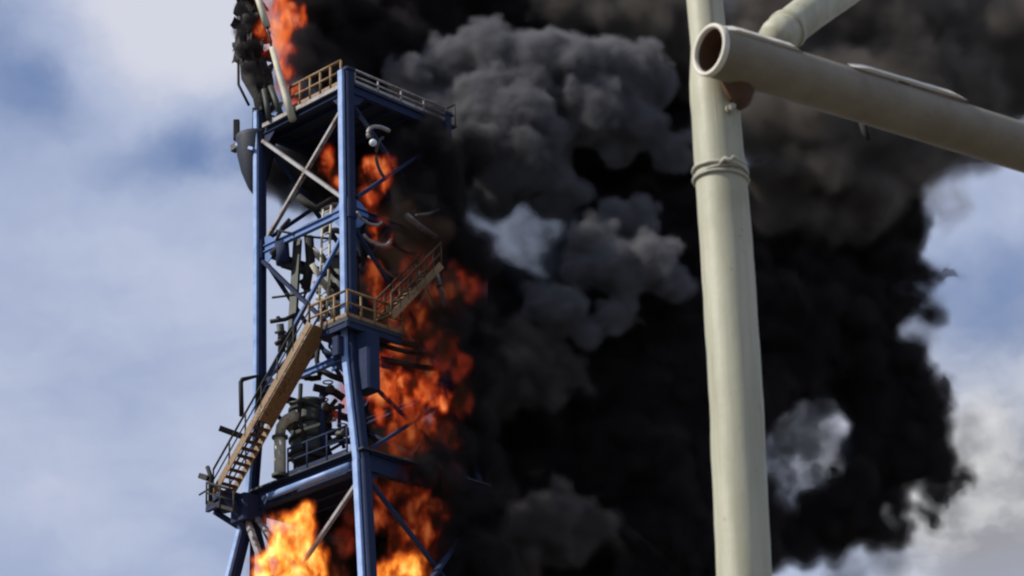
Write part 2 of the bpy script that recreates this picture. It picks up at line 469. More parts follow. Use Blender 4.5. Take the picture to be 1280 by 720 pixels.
for k in 'TMNB':
    for a, b_, n_ in FACES[:2]:
        for s, e in ((a, b_), (b_, a)):
            p = LV[k][s]; d = (LV[k][e] - p).normalized()
            zz = Vector((0, 0, 1))
            sg = 1 if k != 'T' else 0
            c = p + n_ * 0.02 + d * 0.25
            pts = [c + zz * (0.55 * sg), c + d * 0.30 + zz * (0.5 * sg), c + d * 0.75 + zz * 0.16, c + d * 0.75 - zz * 0.16, c + d * 0.3 - zz * 0.62, c - zz * 0.75]
            v = [q + n_ * 0.02 for q in pts] + [q - n_ * 0.02 for q in pts]; n = len(pts)
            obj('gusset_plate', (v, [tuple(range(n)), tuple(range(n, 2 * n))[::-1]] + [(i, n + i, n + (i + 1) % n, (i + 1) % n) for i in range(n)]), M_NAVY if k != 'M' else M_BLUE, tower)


def railing(pts, mt, parent, hgt=1.1, gap=0.95, name='guard_rail', r=0.035, skip=()):
    """posts and three rails along a line of points; the posts are its sub-parts"""
    top = obj(name, tube([p + Vector((0, 0, hgt)) for p in pts], r * 1.25, 8), mt, parent, True)
    for f in (0.52,):
        obj('mid_rail', tube([p + Vector((0, 0, hgt * f)) for p in pts], r, 8), mt, top, True)
    obj('toe_board', join(*[bar(a + Vector((0, 0, 0.08)), b_ + Vector((0, 0, 0.08)), 0.012, 0.14) for a, b_ in zip(pts[:-1], pts[1:])]), mt, top)
    for a, b_ in zip(pts[:-1], pts[1:]):
        L_ = (b_ - a).length; n = max(1, round(L_ / gap))
        for i in range(n + (1 if b_ is pts[-1] else 0)):
            p = a.lerp(b_, i / n)
            obj('rail_post', tube([p, p + Vector((0, 0, hgt))], r, 8), mt, top, True)
    return top


# top platform deck with joists below, overhanging the columns
T = LV['T']; up = Vector((0, 0, 1))
ov = 0.55
deckT = obj('deck', slab([T[0] + (NL + NR) * 0.1 + up * 0.27, T[1] - NR * ov + NL * 0.1 + up * 0.27, T[2] - (NL + NR) * ov + up * 0.27, T[3] - NL * ov + NR * 0.1 + up * 0.27], 0.06), M_DECK, tower)
for i in range(1, 6):
    a = T[0].lerp(T[3], i / 6); b_ = T[1].lerp(T[2], i / 6)
    obj('joist', ibeam(a + EL * 0.15 + up * 0.09, b_ - EL * 0.15 + up * 0.09, 0.14, 0.22, 0.02), M_NAVY, tower)
rT = [T[0] + NL * 0.1 + EL * 0.3, T[0].lerp(T[1], 0.64) + NL * 0.1]
railing([p + up * 0.3 for p in rT], M_OCHRE, tower, 1.05, 0.62, r=0.055)
railing([T[0] + NR * 0.1 + ER * 0.3 + up * 0.3, T[3] + NR * 0.1 - ER * 0.1 + up * 0.3], M_PALE, tower, 0.6, 1.4, r=0.04)
railing([T[3] - NL * ov + up * 0.3, T[2] - (NL + NR) * ov + up * 0.3, T[1] - NR * ov + up * 0.3], M_CHAR, tower, 1.05, 1.1)
# curved catwalk pod hanging out at the left corner of the top platform
cw = T[1] + EL * 0.2
pod = [(0.06, -2.75), (0.35, -2.3), (0.62, -1.6), (0.8, -0.8), (0.86, -0.1), (0.86, 0.05), (0.6, 0.06)]
obj('hopper', lathe(cw + EL * 0.4 + ER * 0.2, pod, 20), M_INK, tower, True)
obj('bracket', bar(cw + EL * 0.85 - up * 0.35 + NL * 0.5, T[1] + NL * 0.45 - up * 0.95, 0.12, 0.14), M_SKYBLUE, tower)
obj('bracket', bar(cw + EL * 1.2 + NL * 0.2 + up * 0.1, cw + EL * 1.2 + NL * 0.2 + up * 1.0, 0.26, 0.3), M_CHAR, tower)
obj('bracket', bar(cw + EL * 1.3 + NL * 0.3 - up * 0.35, cw + EL * 0.3 + NL * 0.3 - up * 0.25, 0.3, 0.34), M_GREY, tower)
for i, (a, z) in enumerate(((0.4, 0.5), (0.9, 0.85), (1.3, 0.4))):
    obj('valve_stem', tube([cw + EL * a - NL * 0.5 + up * 0.0, cw + EL * a - NL * 0.5 + up * z], 0.06, 8), M_CHAR, tower, True)

# intermediate landing near the front corner, with its ochre guard rails
ZP = 43.15
pc = Vector((c0.x, c0.y, ZP))
la = [pc + NL * 0.75 - NR * -0.6, pc + NL * 0.75 + EL * 1.7, pc + EL * 1.7 + ER * 2.2, pc + ER * 2.2 + NR * 0.6]
land = obj('landing', slab(la, 0.18), M_DECK, tower, label='dark landing halfway up the tower')
obj('stiffener', bar(la[0] - up * 0.3 + NL * -0.1, la[1] - up * 0.3 + NL * -0.1, 0.12, 0.26), M_NAVY, land)
obj('stiffener', bar(la[0] - up * 0.3 - NR * 0.1, la[3] - up * 0.3 - NR * 0.1, 0.12, 0.26), M_NAVY, land)
railing([la[1], la[0], la[3]], M_OCHRE, tower, 1.1, 0.75, r=0.05)
for i in range(3):
    obj('hanger', bar(pc - up * (0.35 + 0.5 * i) + EL * (0.25 + 0.1 * i) - NL * 0.2, pc - up * (0.3 + 0.5 * i) + EL * 1.7 - NL * 0.5, 0.09, 0.13), M_BLUE, tower)
obj('junction_box', bar(pc + NR * 0.45 - up * 0.5 + ER * 0.4, pc + NR * 0.45 - up * 2.9 + ER * 0.4, 0.7, 0.9, up=EL), M_NAVY, tower)
obj('junction_box', bar(pc + NL * 0.42 - up * 0.6 + EL * 0.25, pc + NL * 0.42 - up * 1.4 + EL * 0.25, 0.5, 0.4, up=EL), M_NAVY, tower)

# lower platform
B = LV['B']
deckB = obj('deck', slab([B[0] + (NL + NR) * 0.3 + up * 0.48, B[1] - NR * 0.3 + NL * 0.3 + up * 0.48, B[2] - (NL + NR) * 0.3 + up * 0.48, B[3] - NL * 0.3 + NR * 0.3 + up * 0.48], 0.08), M_DECK, tower)
for i in range(1, 7):
    a = B[0].lerp(B[3], i / 7); b_ = B[1].lerp(B[2], i / 7)
    obj('joist', ibeam(a + EL * 0.2 + up * 0.2, b_ - EL * 0.2 + up * 0.2, 0.16, 0.36, 0.02), M_NAVY, tower)
railing([B[0] + NL * 0.3 + EL * 0.6 + up * 0.48, B[0].lerp(B[1], 0.62) + NL * 0.3 + up * 0.48], M_NAVY, tower, 1.1, 1.3, r=0.04)

# cantilevered stair landing at the left corner of the lower platform
o1 = B[1] + up * 0.3
e1, e2 = o1 + EL * 2.1 - ER * 0.2 + up * 0.1, o1 - ER * 1.4 - up * 0.0
lan = obj('stair_landing', slab([o1 + ER * 0.6, e1 + ER * 0.5, e1 - ER * 0.5, e2 + EL * 0.6, e2], 0.22), M_NAVY, tower, label='small dark landing jutting out at the left corner')
obj('strut', bar(e1 - up * 0.25, B[1] - up * 1.35, 0.2, 0.22), M_NAVY, tower)
obj('strut', bar(e1 - ER * 0.4 - up * 0.25, e2 + EL * 0.3 - up * 0.5, 0.18, 0.2), M_NAVY, tower)
obj('strut', bar(e2 - up * 0.2, B[1] - up * 1.5, 0.3, 0.3), M_NAVY, tower)
obj('landing_box', bar(B[1] - up * 0.9 + NL * 0.2, B[1] + up * 0.2 + NL * 0.2, 1.25, 1.0, up=EL), M_NAVY, tower)
# slim hangers and raking struts under the corner
obj('raking_strut', bar(B[1] - up * 0.6 + NL * 0.35, B[1] - EL * 2.3 - up * 4.6 + NL * 0.9, 0.22, 0.24), M_PALE, tower)
obj('raking_strut', bar(B[1] - up * 0.8 - EL * 0.1, B[1] - EL * 1.5 - up * 5.2, 0.34, 0.3), M_NAVY, tower)
obj('drop_pipe', tube([B[1] - up * 0.8, B[1] - up * 7 + EL * 0.1, B[1] - up * 12], 0.1, 10), M_NAVY, tower, True)

# the stair: stringers, treads, hand rails, a closed soffit on its upper half
def staircase(a, run, n_tread, width, out_n, soffit, mt, mr, label, tread_m):
    b_ = a + run
    d = run.normalized(); hd = Vector((run.x, run.y, 0)).normalized()
    w = out_n * width
    st = obj('staircase', bar(a, b_, 0.05, 0.30), mt, tower, label=label)
    obj('stringer', bar(a + w, b_ + w, 0.05, 0.30), mt, st)
    for i in range(n_tread):
        p = a.lerp(b_, (i + 0.5) / n_tread)
        obj('tread', bar(p + w * 0.03, p + w * 0.97, 0.26, 0.05), tread_m, st)
    if soffit:
        f0, f1 = soffit
        nn = d.cross(out_n).normalized()
        if nn.z > 0: nn = -nn
        p, q = a.lerp(b_, f0), a.lerp(b_, f1)
        obj('soffit', extrude(p + w * 0.5 + nn * 0.19, q + w * 0.5 + nn * 0.19, [(-width / 2, -0.015), (width / 2, -0.015), (width / 2, 0.015), (-width / 2, 0.015)]), mt, st)
    for o_ in (Vector((0, 0, 0)), w):
        h1 = obj('hand_rail', tube([a + o_ + up * 1.0, b_ + o_ + up * 1.0], 0.045, 8), mr, st, True)
        obj('mid_rail', tube([a + o_ + up * 0.55, b_ + o_ + up * 0.55], 0.03, 8), mr, st, True)
        for i in range(7):
            p = a.lerp(b_, i / 6) + o_
            obj('baluster', tube([p, p + up * 1.0], 0.035, 8), mr, st, True)
    return st


sa = px(407, 410, 100.3)
staircase(sa, px(287, 622, 103.4) - sa, 24, 0.85, NL, (0.0, 0.56), M_OCHRE, M_CHAR, 'ochre stair running down outside the left face', M_RUST)
sb = px(470, 404, 100.6)
run2 = ER * 2.6 + EL * -0.3 + up * 2.9
staircase(sb, run2, 11, 0.9, NR, None, M_OCHRE, M_RUST, 'ochre stair climbing away on the right face', M_OCHRE)
# loop guards and pegs sticking out at the left
g1, g2 = px(302, 520, 103.0), px(301, 478, 103.0); g3 = px(322, 470, 103.4)
obj('loop_guard', tube([g1, g2, g2 + (g3 - g2) * 0.1 + up * 0.1, g3, px(322, 505, 103.4)], 0.10, 10), M_CHAR, tower, True)
obj('outrigger_peg', bar(px(274, 535, 102.6), px(312, 549, 102.9), 0.2, 0.2), M_CHAR, tower)
# floodlight bracket on the landing
lp = px(263, 628, 102.6)
fl = obj('floodlight_post', tube([lp, lp + up * 1.1, lp + up * 1.55 - EL * -0.2], 0.09, 10), M_CHAR, tower, True)
obj('floodlight', bar(lp + up * 1.0 + EL * 0.05, lp + up * 1.25 + EL * 0.55, 0.35, 0.22), M_CHAR, fl)
obj('bracket_arm', tube([lp + up * 0.6, lp + up * 0.5 + EL * 0.7], 0.04, 8), M_CHAR, fl, True)
railing([px(258, 630, 102.4), px(292, 640, 101.8)], M_CHAR, tower, 0.9, 0.6, r=0.04)

# lamp on the right face, conduits and pipe hoops around it
lq = px(467, 178, 99.9)
lh = obj('floodlight_bowl', lathe(lq, [(0.02, 0.0), (0.12, 0.02), (0.16, 0.09), (0.15, 0.17), (0.06, 0.26)], 16, Vector((-0.25, 0.9, 0.3)).normalized()), M_WHITE, tower, True, label='round white lamp by the front column')
obj('lamp_arm', tube([lq + Vector((0, 0.3, 0.1)), lq + Vector((-0.2, 0.5, 0.9)), lq + Vector((-0.6, 0.6, 1.5))], 0.06, 8), M_GREY, tower, True)


def hoop(c, r, n_, m_, a0=0, a1=360, th=0.07, sq=0.6, nm='pipe_hoop'):
    pts = []
    s = n_.cross(up).normalized()
    for i in range(15):
        a = math.radians(a0 + (a1 - a0) * i / 14)
        pts.append(c + s * math.cos(a) * r + up * math.sin(a) * r * sq)
    return obj(nm, tube(pts, th, 8), m_, tower, True)


hoop(px(480, 175, 100.6), 0.9, NR, M_PALE, -20, 110, 0.09)
hoop(px(488, 200, 101), 0.8, NR, M_GREY, -60, 60, 0.07, 1.3)
hoop(px(470, 292, 100.6), 0.8, NR, M_PALE, 180, 330, 0.07)
hoop(px(462, 268, 100.3), 0.7, NR, M_PALE, 200, 350, 0.06)
for (x0, y0, x1, y1, r, m_) in ((507, 268, 545, 296, 0.13, M_PALE), (520, 270, 548, 262, 0.08, M_GREY), (470, 430, 545, 445, 0.10, M_CHAR), (475, 448, 552, 462, 0.12, M_CHAR),
                               (505, 575, 560, 592, 0.10, M_CHAR), (390, 330, 418, 372, 0.12, M_CREAM), (402, 318, 420, 345, 0.10, M_GREY), (465, 415, 520, 432, 0.14, M_GREY)):
    obj('pipe_run', tube([px(x0, y0, 101.2), px((x0 + x1) / 2, (y0 + y1) / 2 + 2, 101.6), px(x1, y1, 102.6)], r, 10), m_, tower, True)

# ------------------------------------------------------------------ equipment standing in the tower
def vessel(base, r, hgt, mt, label, cat='vessel', rings=3, name='process_vessel', legs=True):
    t_ = thing(name, label, cat, base)
    l0 = 0.8 if legs else 0.0
    prof = [(r * 0.25, l0 - r * 0.35), (r * 0.7, l0 - r * 0.22), (r, l0 + 0.1), (r, hgt - r * 0.35), (r * 0.8, hgt - r * 0.12), (r * 0.3, hgt), (0.001, hgt + 0.02)]
    obj('shell', lathe(base, prof, 28), mt, t_, True)
    for i in range(rings):
        z = l0 + 0.3 + (hgt - l0 - 0.8) * i / max(1, rings - 1)
        obj('stiffening_ring', lathe(base + up * z, [(r - 0.02, -0.06), (r + 0.09, -0.06), (r + 0.09, 0.06), (r - 0.02, 0.06)], 28), M_CHAR, t_)
    if legs:
        for k in range(4):
            a = k * math.pi / 2 + 0.6
            p = base + Vector((math.cos(a), math.sin(a), 0)) * r * 0.9
            obj('leg', bar(p, p + up * 1.2, 0.12), M_CHAR, t_)
    a = -2.3
    nz = base + Vector((math.cos(a), math.sin(a), 0)) * (r - 0.05) + up * (hgt * 0.6)
    dn = Vector((math.cos(a), math.sin(a), 0))
    obj('nozzle', join(tube([nz, nz + dn * 0.4], 0.14, 12), tube([nz + dn * 0.34, nz + dn * 0.42], 0.22, 12)), mt, t_)
    return t_


zb = ZB + 0.48
def on_deck(x, y_guess, Y, z): 
    p = px(x, y_guess, Y); return Vector((p.x, p.y, z))


vessel(on_deck(388, 560, 103.0, zb), 0.8, 3.5, M_GREY, 'dark grey green vessel on the lower platform, right of the cream pipe', rings=4)
vessel(on_deck(428, 560, 104.6, zb), 0.6, 1.6, M_GREY, 'low sooty tank behind the front column on the lower platform', 'tank', 2, 'storage_tank')
vessel(on_deck(430, 300, 103.0, ZP + 0.05), 0.62, 4.6, M_GREY, 'olive grey tank standing on the middle landing beside the front column', 'tank', 3, 'storage_tank', legs=False)
pp = on_deck(350, 560, 102.3, zb)
cp_ = thing('cream_pipe', 'upright cream pipe on the lower platform between the stair and the dark vessel', 'pipe', pp)
obj('riser', tube([pp, pp + up * 1.7], 0.24, 16), M_CREAM, cp_, True)
obj('elbow', tube([pp + up * 1.7, pp + up * 2.1 - EL * 0.08, pp + up * 2.3 - EL * 0.4, pp + up * 2.35 - EL * 0.9], 0.22, 14), M_CREAM, cp_, True)
obj('flange', lathe(pp + up * 0.0, [(0.34, 0), (0.34, 0.1), (0.24, 0.1)], 18), M_GREY, cp_)
obj('flange', lathe(pp + up * 1.62, [(0.24, 0), (0.33, 0.0), (0.33, 0.09), (0.24, 0.09)], 18), M_GREY, cp_)

# looping pipework in the stair bay (light gaps of sky between them)
pw = thing('pipe_rack', 'tangle of dark pipes and valves behind the stair, left of the front column', 'pipework', on_deck(415, 520, 102.6, zb))
for (pts, r, m_) in (
    ([(400, 462), (415, 470), (432, 476), (446, 474)], 0.13, M_CHAR), ([(392, 484), (404, 487), (418, 490), (430, 498)], 0.16, M_CHAR),
    ([(404, 486), (402, 505), (403, 530), (406, 560)], 0.14, M_NAVY), ([(420, 500), (410, 512), (414, 524), (404, 530)], 0.10, M_CHAR),
    ([(402, 545), (414, 540), (432, 540), (446, 536)], 0.15, M_CHAR), ([(406, 556), (420, 550), (440, 552)], 0.12, M_GREY),
    ([(412, 425), (425, 430), (440, 428)], 0.11, M_NAVY), ([(404, 438), (418, 446), (432, 440)], 0.12, M_NAVY), ([(420, 414), (421, 430), (418, 452)], 0.08, M_BLUE),
    ([(438, 446), (434, 468), (446, 486)], 0.10, M_CHAR), ([(398, 430), (396, 450), (400, 470)], 0.10, M_CHAR), ([(424, 470), (440, 492)], 0.07, M_CHAR), ([(362, 505), (380, 500), (405, 512), (430, 508)], 0.09, M_GREY), ([(370, 540), (395, 532), (420, 524)], 0.07, M_CREAM), ([(376, 480), (374, 520), (382, 560)], 0.09, M_CHAR), ([(425, 505), (424, 530), (430, 560)], 0.08, M_NAVY), ([(360, 575), (385, 566), (410, 572)], 0.1, M_CHAR)):
    obj('pipe_run', tube([px(x, y, 102.3 + 0.01 * (x - 400)) for x, y in pts], r, 10), m_, pw, True)
for x, y in ((410, 488), (428, 542), (424, 430), (404, 510)):
    c = px(x, y, 102.3)
    vb = obj('valve', lathe(c, [(0.06, -0.25), (0.2, -0.22), (0.2, -0.12), (0.12, 0), (0.2, 0.12), (0.2, 0.22), (0.06, 0.25)], 14, EL), M_GREY, pw, True)
    obj('handwheel', tube([c + up * 0.35 + Vector((math.cos(a) * 0.2, math.sin(a) * 0.2, 0)) for a in [i * math.pi / 6 for i in range(13)]], 0.03, 6), M_CHAR, vb, True)
# pipes crossing the middle bay
pw2 = thing('pipe_rack', 'dark pipes and ducts crossing the middle bay below the top platform', 'pipework', on_deck(390, 300, 102.9, ZM))
for (pts, r, m_) in (
    ([(340, 318), (356, 300), (385, 284), (420, 268)], 0.14, M_CHAR), ([(352, 330), (372, 336), (388, 342)], 0.16, M_CHAR), ([(386, 296), (388, 325), (382, 360)], 0.20, M_CHAR),
    ([(352, 304), (354, 330)], 0.30, M_NAVY), ([(400, 262), (418, 256), (432, 258)], 0.13, M_PALE), ([(402, 290), (420, 288), (436, 292)], 0.13, M_GREY),
    ([(378, 350), (384, 362), (378, 376)], 0.16, M_CHAR), ([(346, 300), (352, 285), (362, 274)], 0.08, M_CHAR), ([(388, 310), (404, 326), (398, 344)], 0.16, M_CREAM),
    ([(372, 246), (395, 262), (420, 248)], 0.18, M_CHAR), ([(400, 352), (412, 366), (404, 392)], 0.09, M_CREAM)):
    obj('pipe_run', tube([px(x, y, 103.2 + 0.006 * (x - 400)) for x, y in pts], r, 10), m_, pw2, True)

# ladder up the inside and a cable tray
la0, la1 = px(398, 402, 102.0), px(404, 262, 102.0)
ld = obj('ladder', tube([la0, la1], 0.05, 8), M_CREAM, tower, True)
lo_ = EL * -0.5
obj('ladder_stile', tube([la0 + lo_, la1 + lo_], 0.05, 8), M_CREAM, ld, True)
for i in range(15):
    p = la0.lerp(la1, (i + 0.5) / 15)
    obj('rung', tube([p, p + lo_], 0.03, 8), M_CREAM, ld, True)
tray = obj('cable_tray', ibeam(px(362, 470, 102.4), px(372, 300, 103.0), 0.45, 0.12, 0.02, up=NL), M_GREY, tower)
for i, (xa_, ya_, xb_, yb_, r_, m_) in enumerate(((338, 402, 372, 392, 0.09, M_CHAR), (345, 430, 366, 410, 0.1, M_CHAR), (350, 405, 352, 440, 0.16, M_GREY), (345, 288, 430, 300, 0.05, M_CHAR), (340, 372, 400, 360, 0.05, M_CHAR),
                                               (395, 372, 436, 380, 0.1, M_CREAM), (392, 352, 412, 396, 0.07, M_OCHRE), (440, 492, 446, 520, 0.1, M_CREAM), (372, 452, 398, 440, 0.1, M_CHAR), (376, 470, 400, 472, 0.12, M_CHAR),
                                               (462, 300, 520, 318, 0.06, M_CHAR), (460, 320, 500, 352, 0.05, M_OCHRE), (520, 330, 552, 410, 0.06, M_OCHRE), (545, 340, 560, 400, 0.1, M_PALE))):
    a_, b_ = px(xa_, ya_, 102.2), px(xb_, yb_, 102.6)
    md_ = a_.lerp(b_, 0.5) + Vector((0.05, 0, -0.08))
    obj('pipe_run', tube([a_, md_, b_], r_, 10), m_, tower, True)
    obj('pipe_clip', lathe(a_.lerp(b_, 0.3), [(r_ * 1.0, -0.05), (r_ * 1.5, -0.05), (r_ * 1.5, 0.05), (r_ * 1.0, 0.05)], 12, (b_ - a_).normalized()), M_CHAR, tower)

# red cabinet and box at the right edge of the tower
rb = px(590, 360, 105.5)
rc = thing('red_cabinet', 'faded red metal cabinet seen through smoke right of the ochre stair', 'cabinet', rb)
obj('body', bar(rb - CR * 0.75, rb + CR * 0.65, 1.0, 1.1), M_RED, rc)
obj('cabinet_door', bar(rb - CR * 0.5 - Vector((0, 0.54, 0)), rb + CR * 0.1 - Vector((0, 0.54, 0)), 0.05, 0.8), M_RED, rc)
obj('support_bracket', bar(rb - CR * 0.6, rb - CR * 2.2 - up * 0.3, 0.2, 0.3), M_GREY, rc)

# charred head equipment above the top platform
hb = on_deck(333, 140, 104.2, ZT + 0.3)
hv = thing('charred_column', 'charred vessel leaning above the left corner of the top platform, flames beside it', 'vessel', hb)
obj('shell', tube([hb - up * 0.3, hb + up * 1.6 - CR * 0.25, hb + up * 2.6 - CR * 0.6, hb + up * 4.8 - CR * 0.72, hb + up * 6.2 - CR * 0.72], [0.24, 0.34, 0.5, 0.55, 0.55], 24), M_CHAR, hv, True)
SHELL_AT = hb.copy()
obj('ladder_rail', tube([hb + up * 1.2 - CR * 0.75, hb + up * 2.2 - CR * 1.2, hb + up * 6 - CR * 1.25], 0.06, 8), M_CHAR, hv, True)
dp = thing('burnt_pipe', 'pale burnt pipe slanting up in front of the flames above the top platform', 'pipe', px(366, 148, 101.9))
obj('lower_length', tube([px(366, 150, 101.9), px(358, 122, 102.0), px(349, 92, 102.2), px(340, 60, 102.5)], [0.17, 0.16, 0.14, 0.12], 12), M_CREAM, dp, True)
obj('upper_length', tube([px(334, 34, 102.7), px(328, 14, 102.7), px(318, -16, 102.7)], [0.16, 0.15, 0.14], 12), M_CREAM, dp, True)
obj('hanger_rod', tube([px(340, 62, 102.5), px(334, 32, 102.7)], 0.05, 8), M_CHAR, dp, True)
for (x0, y0, x1, y1, r) in ((337, 150, 330, 112, 0.12), (352, 146, 338, 108, 0.13), (345, 150, 352, 128, 0.07)):
    obj('stub', tube([px(x0, y0, 103), px(x1, y1, 103)], r, 8), M_GREY, dp, True)


# ------------------------------------------------------------------ near pipe frame
YP = 6.0
def on_post(x, y, dY=0.0): return px(x, y, YP + dY)


PS = FPX / (YP / math.cos(PITCH))     # pixels per metre near the post
ctrl = [(-150, 868), (15, 882), (150, 895), (220, 901), (300, 907.5), (440, 917), (570, 923.5), (700, 929)]
pts = [on_post(x, y) for y, x in ctrl][::-1]
dn = (pts[0] - pts[1]).normalized()
foot = pts[0] + dn * (pts[0].z / -dn.z)
pf = thing('pipe_post', 'pale cream steel pipe post with a cross pipe, standing close in front of the smoke', 'post', foot)
Rp = 0.0635
full = [foot.lerp(pts[0], i / 10) for i in range(10)]
ip, rp = [], []
for a, b_ in zip(pts[:-1], pts[1:]):
    ip += [a.lerp(b_, i / 6) for i in range(6)]
ip.append(pts[-1])
# round off the corners of the control line
for _ in range(6):
    ip = [ip[0]] + [(ip[i - 1] + ip[i] * 2 + ip[i + 1]) / 4 for i in range(1, len(ip) - 1)] + [ip[-1]]
full += ip
zj = on_post(897, 108).z
for i, p in enumerate(full):
    full[i] = p + Vector((noise.noise(Vector((p.z * 9, 0, 0))) * 0.002, 0, 0))
    u01 = min(1, max(0, (p.z - (zj - 0.02)) / 0.12))
    rp.append(Rp - 0.004 * min(1, max(0, (p.z - zj + 0.35) / 0.3)) - 0.014 * u01 + 0.0008 * noise.noise(Vector((p.z * 14, 5, 0))))
obj('post', tube(full, rp, 48), M_POST, pf, True)
post_b = on_post(907.5, 300); pd = (on_post(895, 150) - on_post(917, 440)).normalized()

# the cross pipe: open end towards the left, running back to the right in front of the post
def axis_pt(x, y, dY): return px(x, y, YP + dY)


xa = axis_pt(886, 62, -0.15)
xdir = Vector((math.cos(math.radians(34)), math.sin(math.radians(34)), 0)).normalized()
RC = 0.064
s_ = xdir.cross(up).normalized(); u_ = s_.cross(xdir).normalized()
NS, SEG = 64, 30
def ring(c, r, j=0):
    return [c + (s_ * math.cos(2 * math.pi * k / NS) + u_ * math.sin(2 * math.pi * k / NS)) * r for k in range(NS)]
vs, fs = [], []
for i in range(SEG + 1):
    vs += ring(xa + xdir * (0.004 + 3.2 * i / SEG) + Vector((0, 0, -0.002 * i)), RC)
for i in range(SEG):
    for k in range(NS): fs.append((i * NS + k, i * NS + (k + 1) % NS, (i + 1) * NS + (k + 1) % NS, (i + 1) * NS + k))
obj('cross_pipe', (vs, fs), M_CROSS, pf, True, label='cross pipe, its shade painted in brown, with an open left end')
# lip and bore
vs, fs = [], []
prof = [(RC + 0.0015, 0.014), (RC + 0.002, 0.0), (RC - 0.001, -0.002), (RC - 0.008, -0.001), (RC - 0.009, 0.01), (RC - 0.009, 0.8)]
for r, z in prof: vs += ring(xa + xdir * z, r)
for i in range(len(prof) - 1):
    for k in range(NS): fs.append((i * NS + k, (i + 1) * NS + k, (i + 1) * NS + (k + 1) % NS, i * NS + (k + 1) % NS))
obj('pipe_lip', (vs[:5 * NS], fs[:4 * NS]), M_LIP, pf, True)
obj('pipe_bore', (vs[4 * NS:], [tuple(i - 4 * NS for i in f) for f in fs[4 * NS:]]), M_RUST, pf, True, label='rusty inside of the open pipe end')


def along(t_, ang=0.0, r=RC):
    c = xa + xdir * t_
    return c + (s_ * math.cos(ang) + u_ * math.sin(ang)) * r


# sunlit rim of the cross pipe, put in as pale strips along its top
def strip(t0, t1, ang0, ang1, lift, name, mt, seg=24):
    v, f = [], []
    for i in range(seg + 1):
        t_ = t0 + (t1 - t0) * i / seg
        wv = 0.0012 * noise.noise(Vector((t_ * 30, 3, 1)))
        taper = min(1, i / 3, (seg - i) / 3)
        for a, l in ((ang0, 0.0), (ang0, lift * taper + wv), (ang1, lift * taper + wv), (ang1, 0.0)):
            v.append(along(t_, a, RC + l - 0.0005))
    for i in range(seg):
        for k in range(3): f.append((i * 4 + k, (i + 1) * 4 + k, (i + 1) * 4 + k + 1, i * 4 + k + 1))
    f += [(0, 1, 2, 3), (seg * 4 + 3, seg * 4 + 2, seg * 4 + 1, seg * 4)]
    return obj(name, (v, f), mt, pf)


FRONT = math.radians(62)
strip(0.02, 0.255, math.radians(33), math.radians(58), 0.008, 'lit_rim', M_LIP)
strip(0.41, 0.80, math.radians(34), math.radians(57), 0.008, 'lit_rim', M_LIP)  # gap before this one stands for the branch pipe's shadow
# upper branch pipe going up and back to the right from behind the cross pipe
ba = px(972, 46, YP + 0.16); bb = px(1052, -12, YP + 0.34)
obj('branch_pipe', tube([ba - (bb - ba) * 0.10, ba, ba.lerp(bb, 0.5) + up * 0.004, bb, bb + (bb - ba) * 1.6], [0.04, 0.049, 0.05, 0.05, 0.05], 36), M_POST, pf, True)
bcol = ba + (bb - ba) * 0.14
bd = (bb - ba).normalized()
obj('branch_collar', lathe(bcol, [(0.049, -0.008), (0.0545, -0.006), (0.0545, 0.006), (0.049, 0.008)], 36, bd), M_POST, pf, True)
# saddle weld under the joint, bolt, wire tie, pin and hanging tab
jc = px(922, 104, YP - 0.04)
v, f = lathe(jc, [(0.085, 0.07), (0.078, 0.02), (0.066, -0.02), (0.05, -0.05), (0.02, -0.066)], 20)
v = [jc + Vector(((q - jc).x * 0.62, (q - jc).y * 1.0, (q - jc).z)) + Vector((0, 0, 0.003 * noise.noise(q * 60))) for q in v]
obj('saddle_weld', (v, f), M_RUST, pf, True)
bp_ = px(913, 137, YP - 0.055)
obj('bolt', join(tube([bp_, bp_ + Vector((0.006, -0.022, 0))], 0.008, 6), tube([bp_ + Vector((-0.002, -0.002, 0)), bp_ + Vector((0.0, -0.008, 0))], 0.012, 12)), M_WIRE, pf)
wc0 = on_post(900.5, 219)
ws = pd.cross(Vector((0, 1, 0))).normalized(); wf = ws.cross(pd).normalized()
for kk, (dz, tilt) in enumerate(((0.006, 0.008), (-0.004, -0.006), (-0.016, 0.004))):
    pts = []
    for i in range(37):
        a = 2 * math.pi * i / 36
        pts.append(wc0 + (ws * math.cos(a) + wf * math.sin(a)) * (Rp + 0.0025) + pd * (dz + tilt * math.cos(a) + 0.0016 * noise.noise(Vector((i * 0.5, kk, 0)))))
    obj('wire_tie', tube(pts, 0.0042, 8), M_WIRE, pf, True)
kt = wc0 + Vector((0.012, -Rp - 0.006, 0.002))
obj('wire_knot', tube([kt + Vector((-0.018, 0, -0.006)), kt + Vector((-0.006, -0.007, 0.006)), kt + Vector((0.006, -0.008, -0.002)), kt + Vector((0.016, -0.005, 0.009)), kt + Vector((0.034, 0.004, 0.003)), kt + Vector((0.048, 0.012, -0.002))], [0.004, 0.006, 0.007, 0.006, 0.004, 0.003], 10), M_WIRE, pf, True)
sc_ = px(936, 598, YP - 0.02)
obj('screw', tube([sc_ + Vector((0, 0.03, 0)), sc_ + Vector((0.012, -0.022, 0.002))], 0.007, 10), M_CHAR, pf)
hk = px(1079, 152, YP + 0.30)
tb = Vector((0, 0, 1))
obj('hanging_tab', tube([hk + tb * 0.012, hk, hk - tb * 0.03 + Vector((0.003, 0, 0)), hk - tb * 0.055 + Vector((0.010, 0, 0))], [0.012, 0.013, 0.010, 0.006], 8), M_CHAR, pf, True)
bmp = along(0.62, math.radians(84), RC + 0.006)
obj('weld_blob', lathe(bmp - up * 0.006, [(0.02, 0), (0.017, 0.006), (0.007, 0.011), (0.001, 0.012)], 14), M_GREY, pf, True)
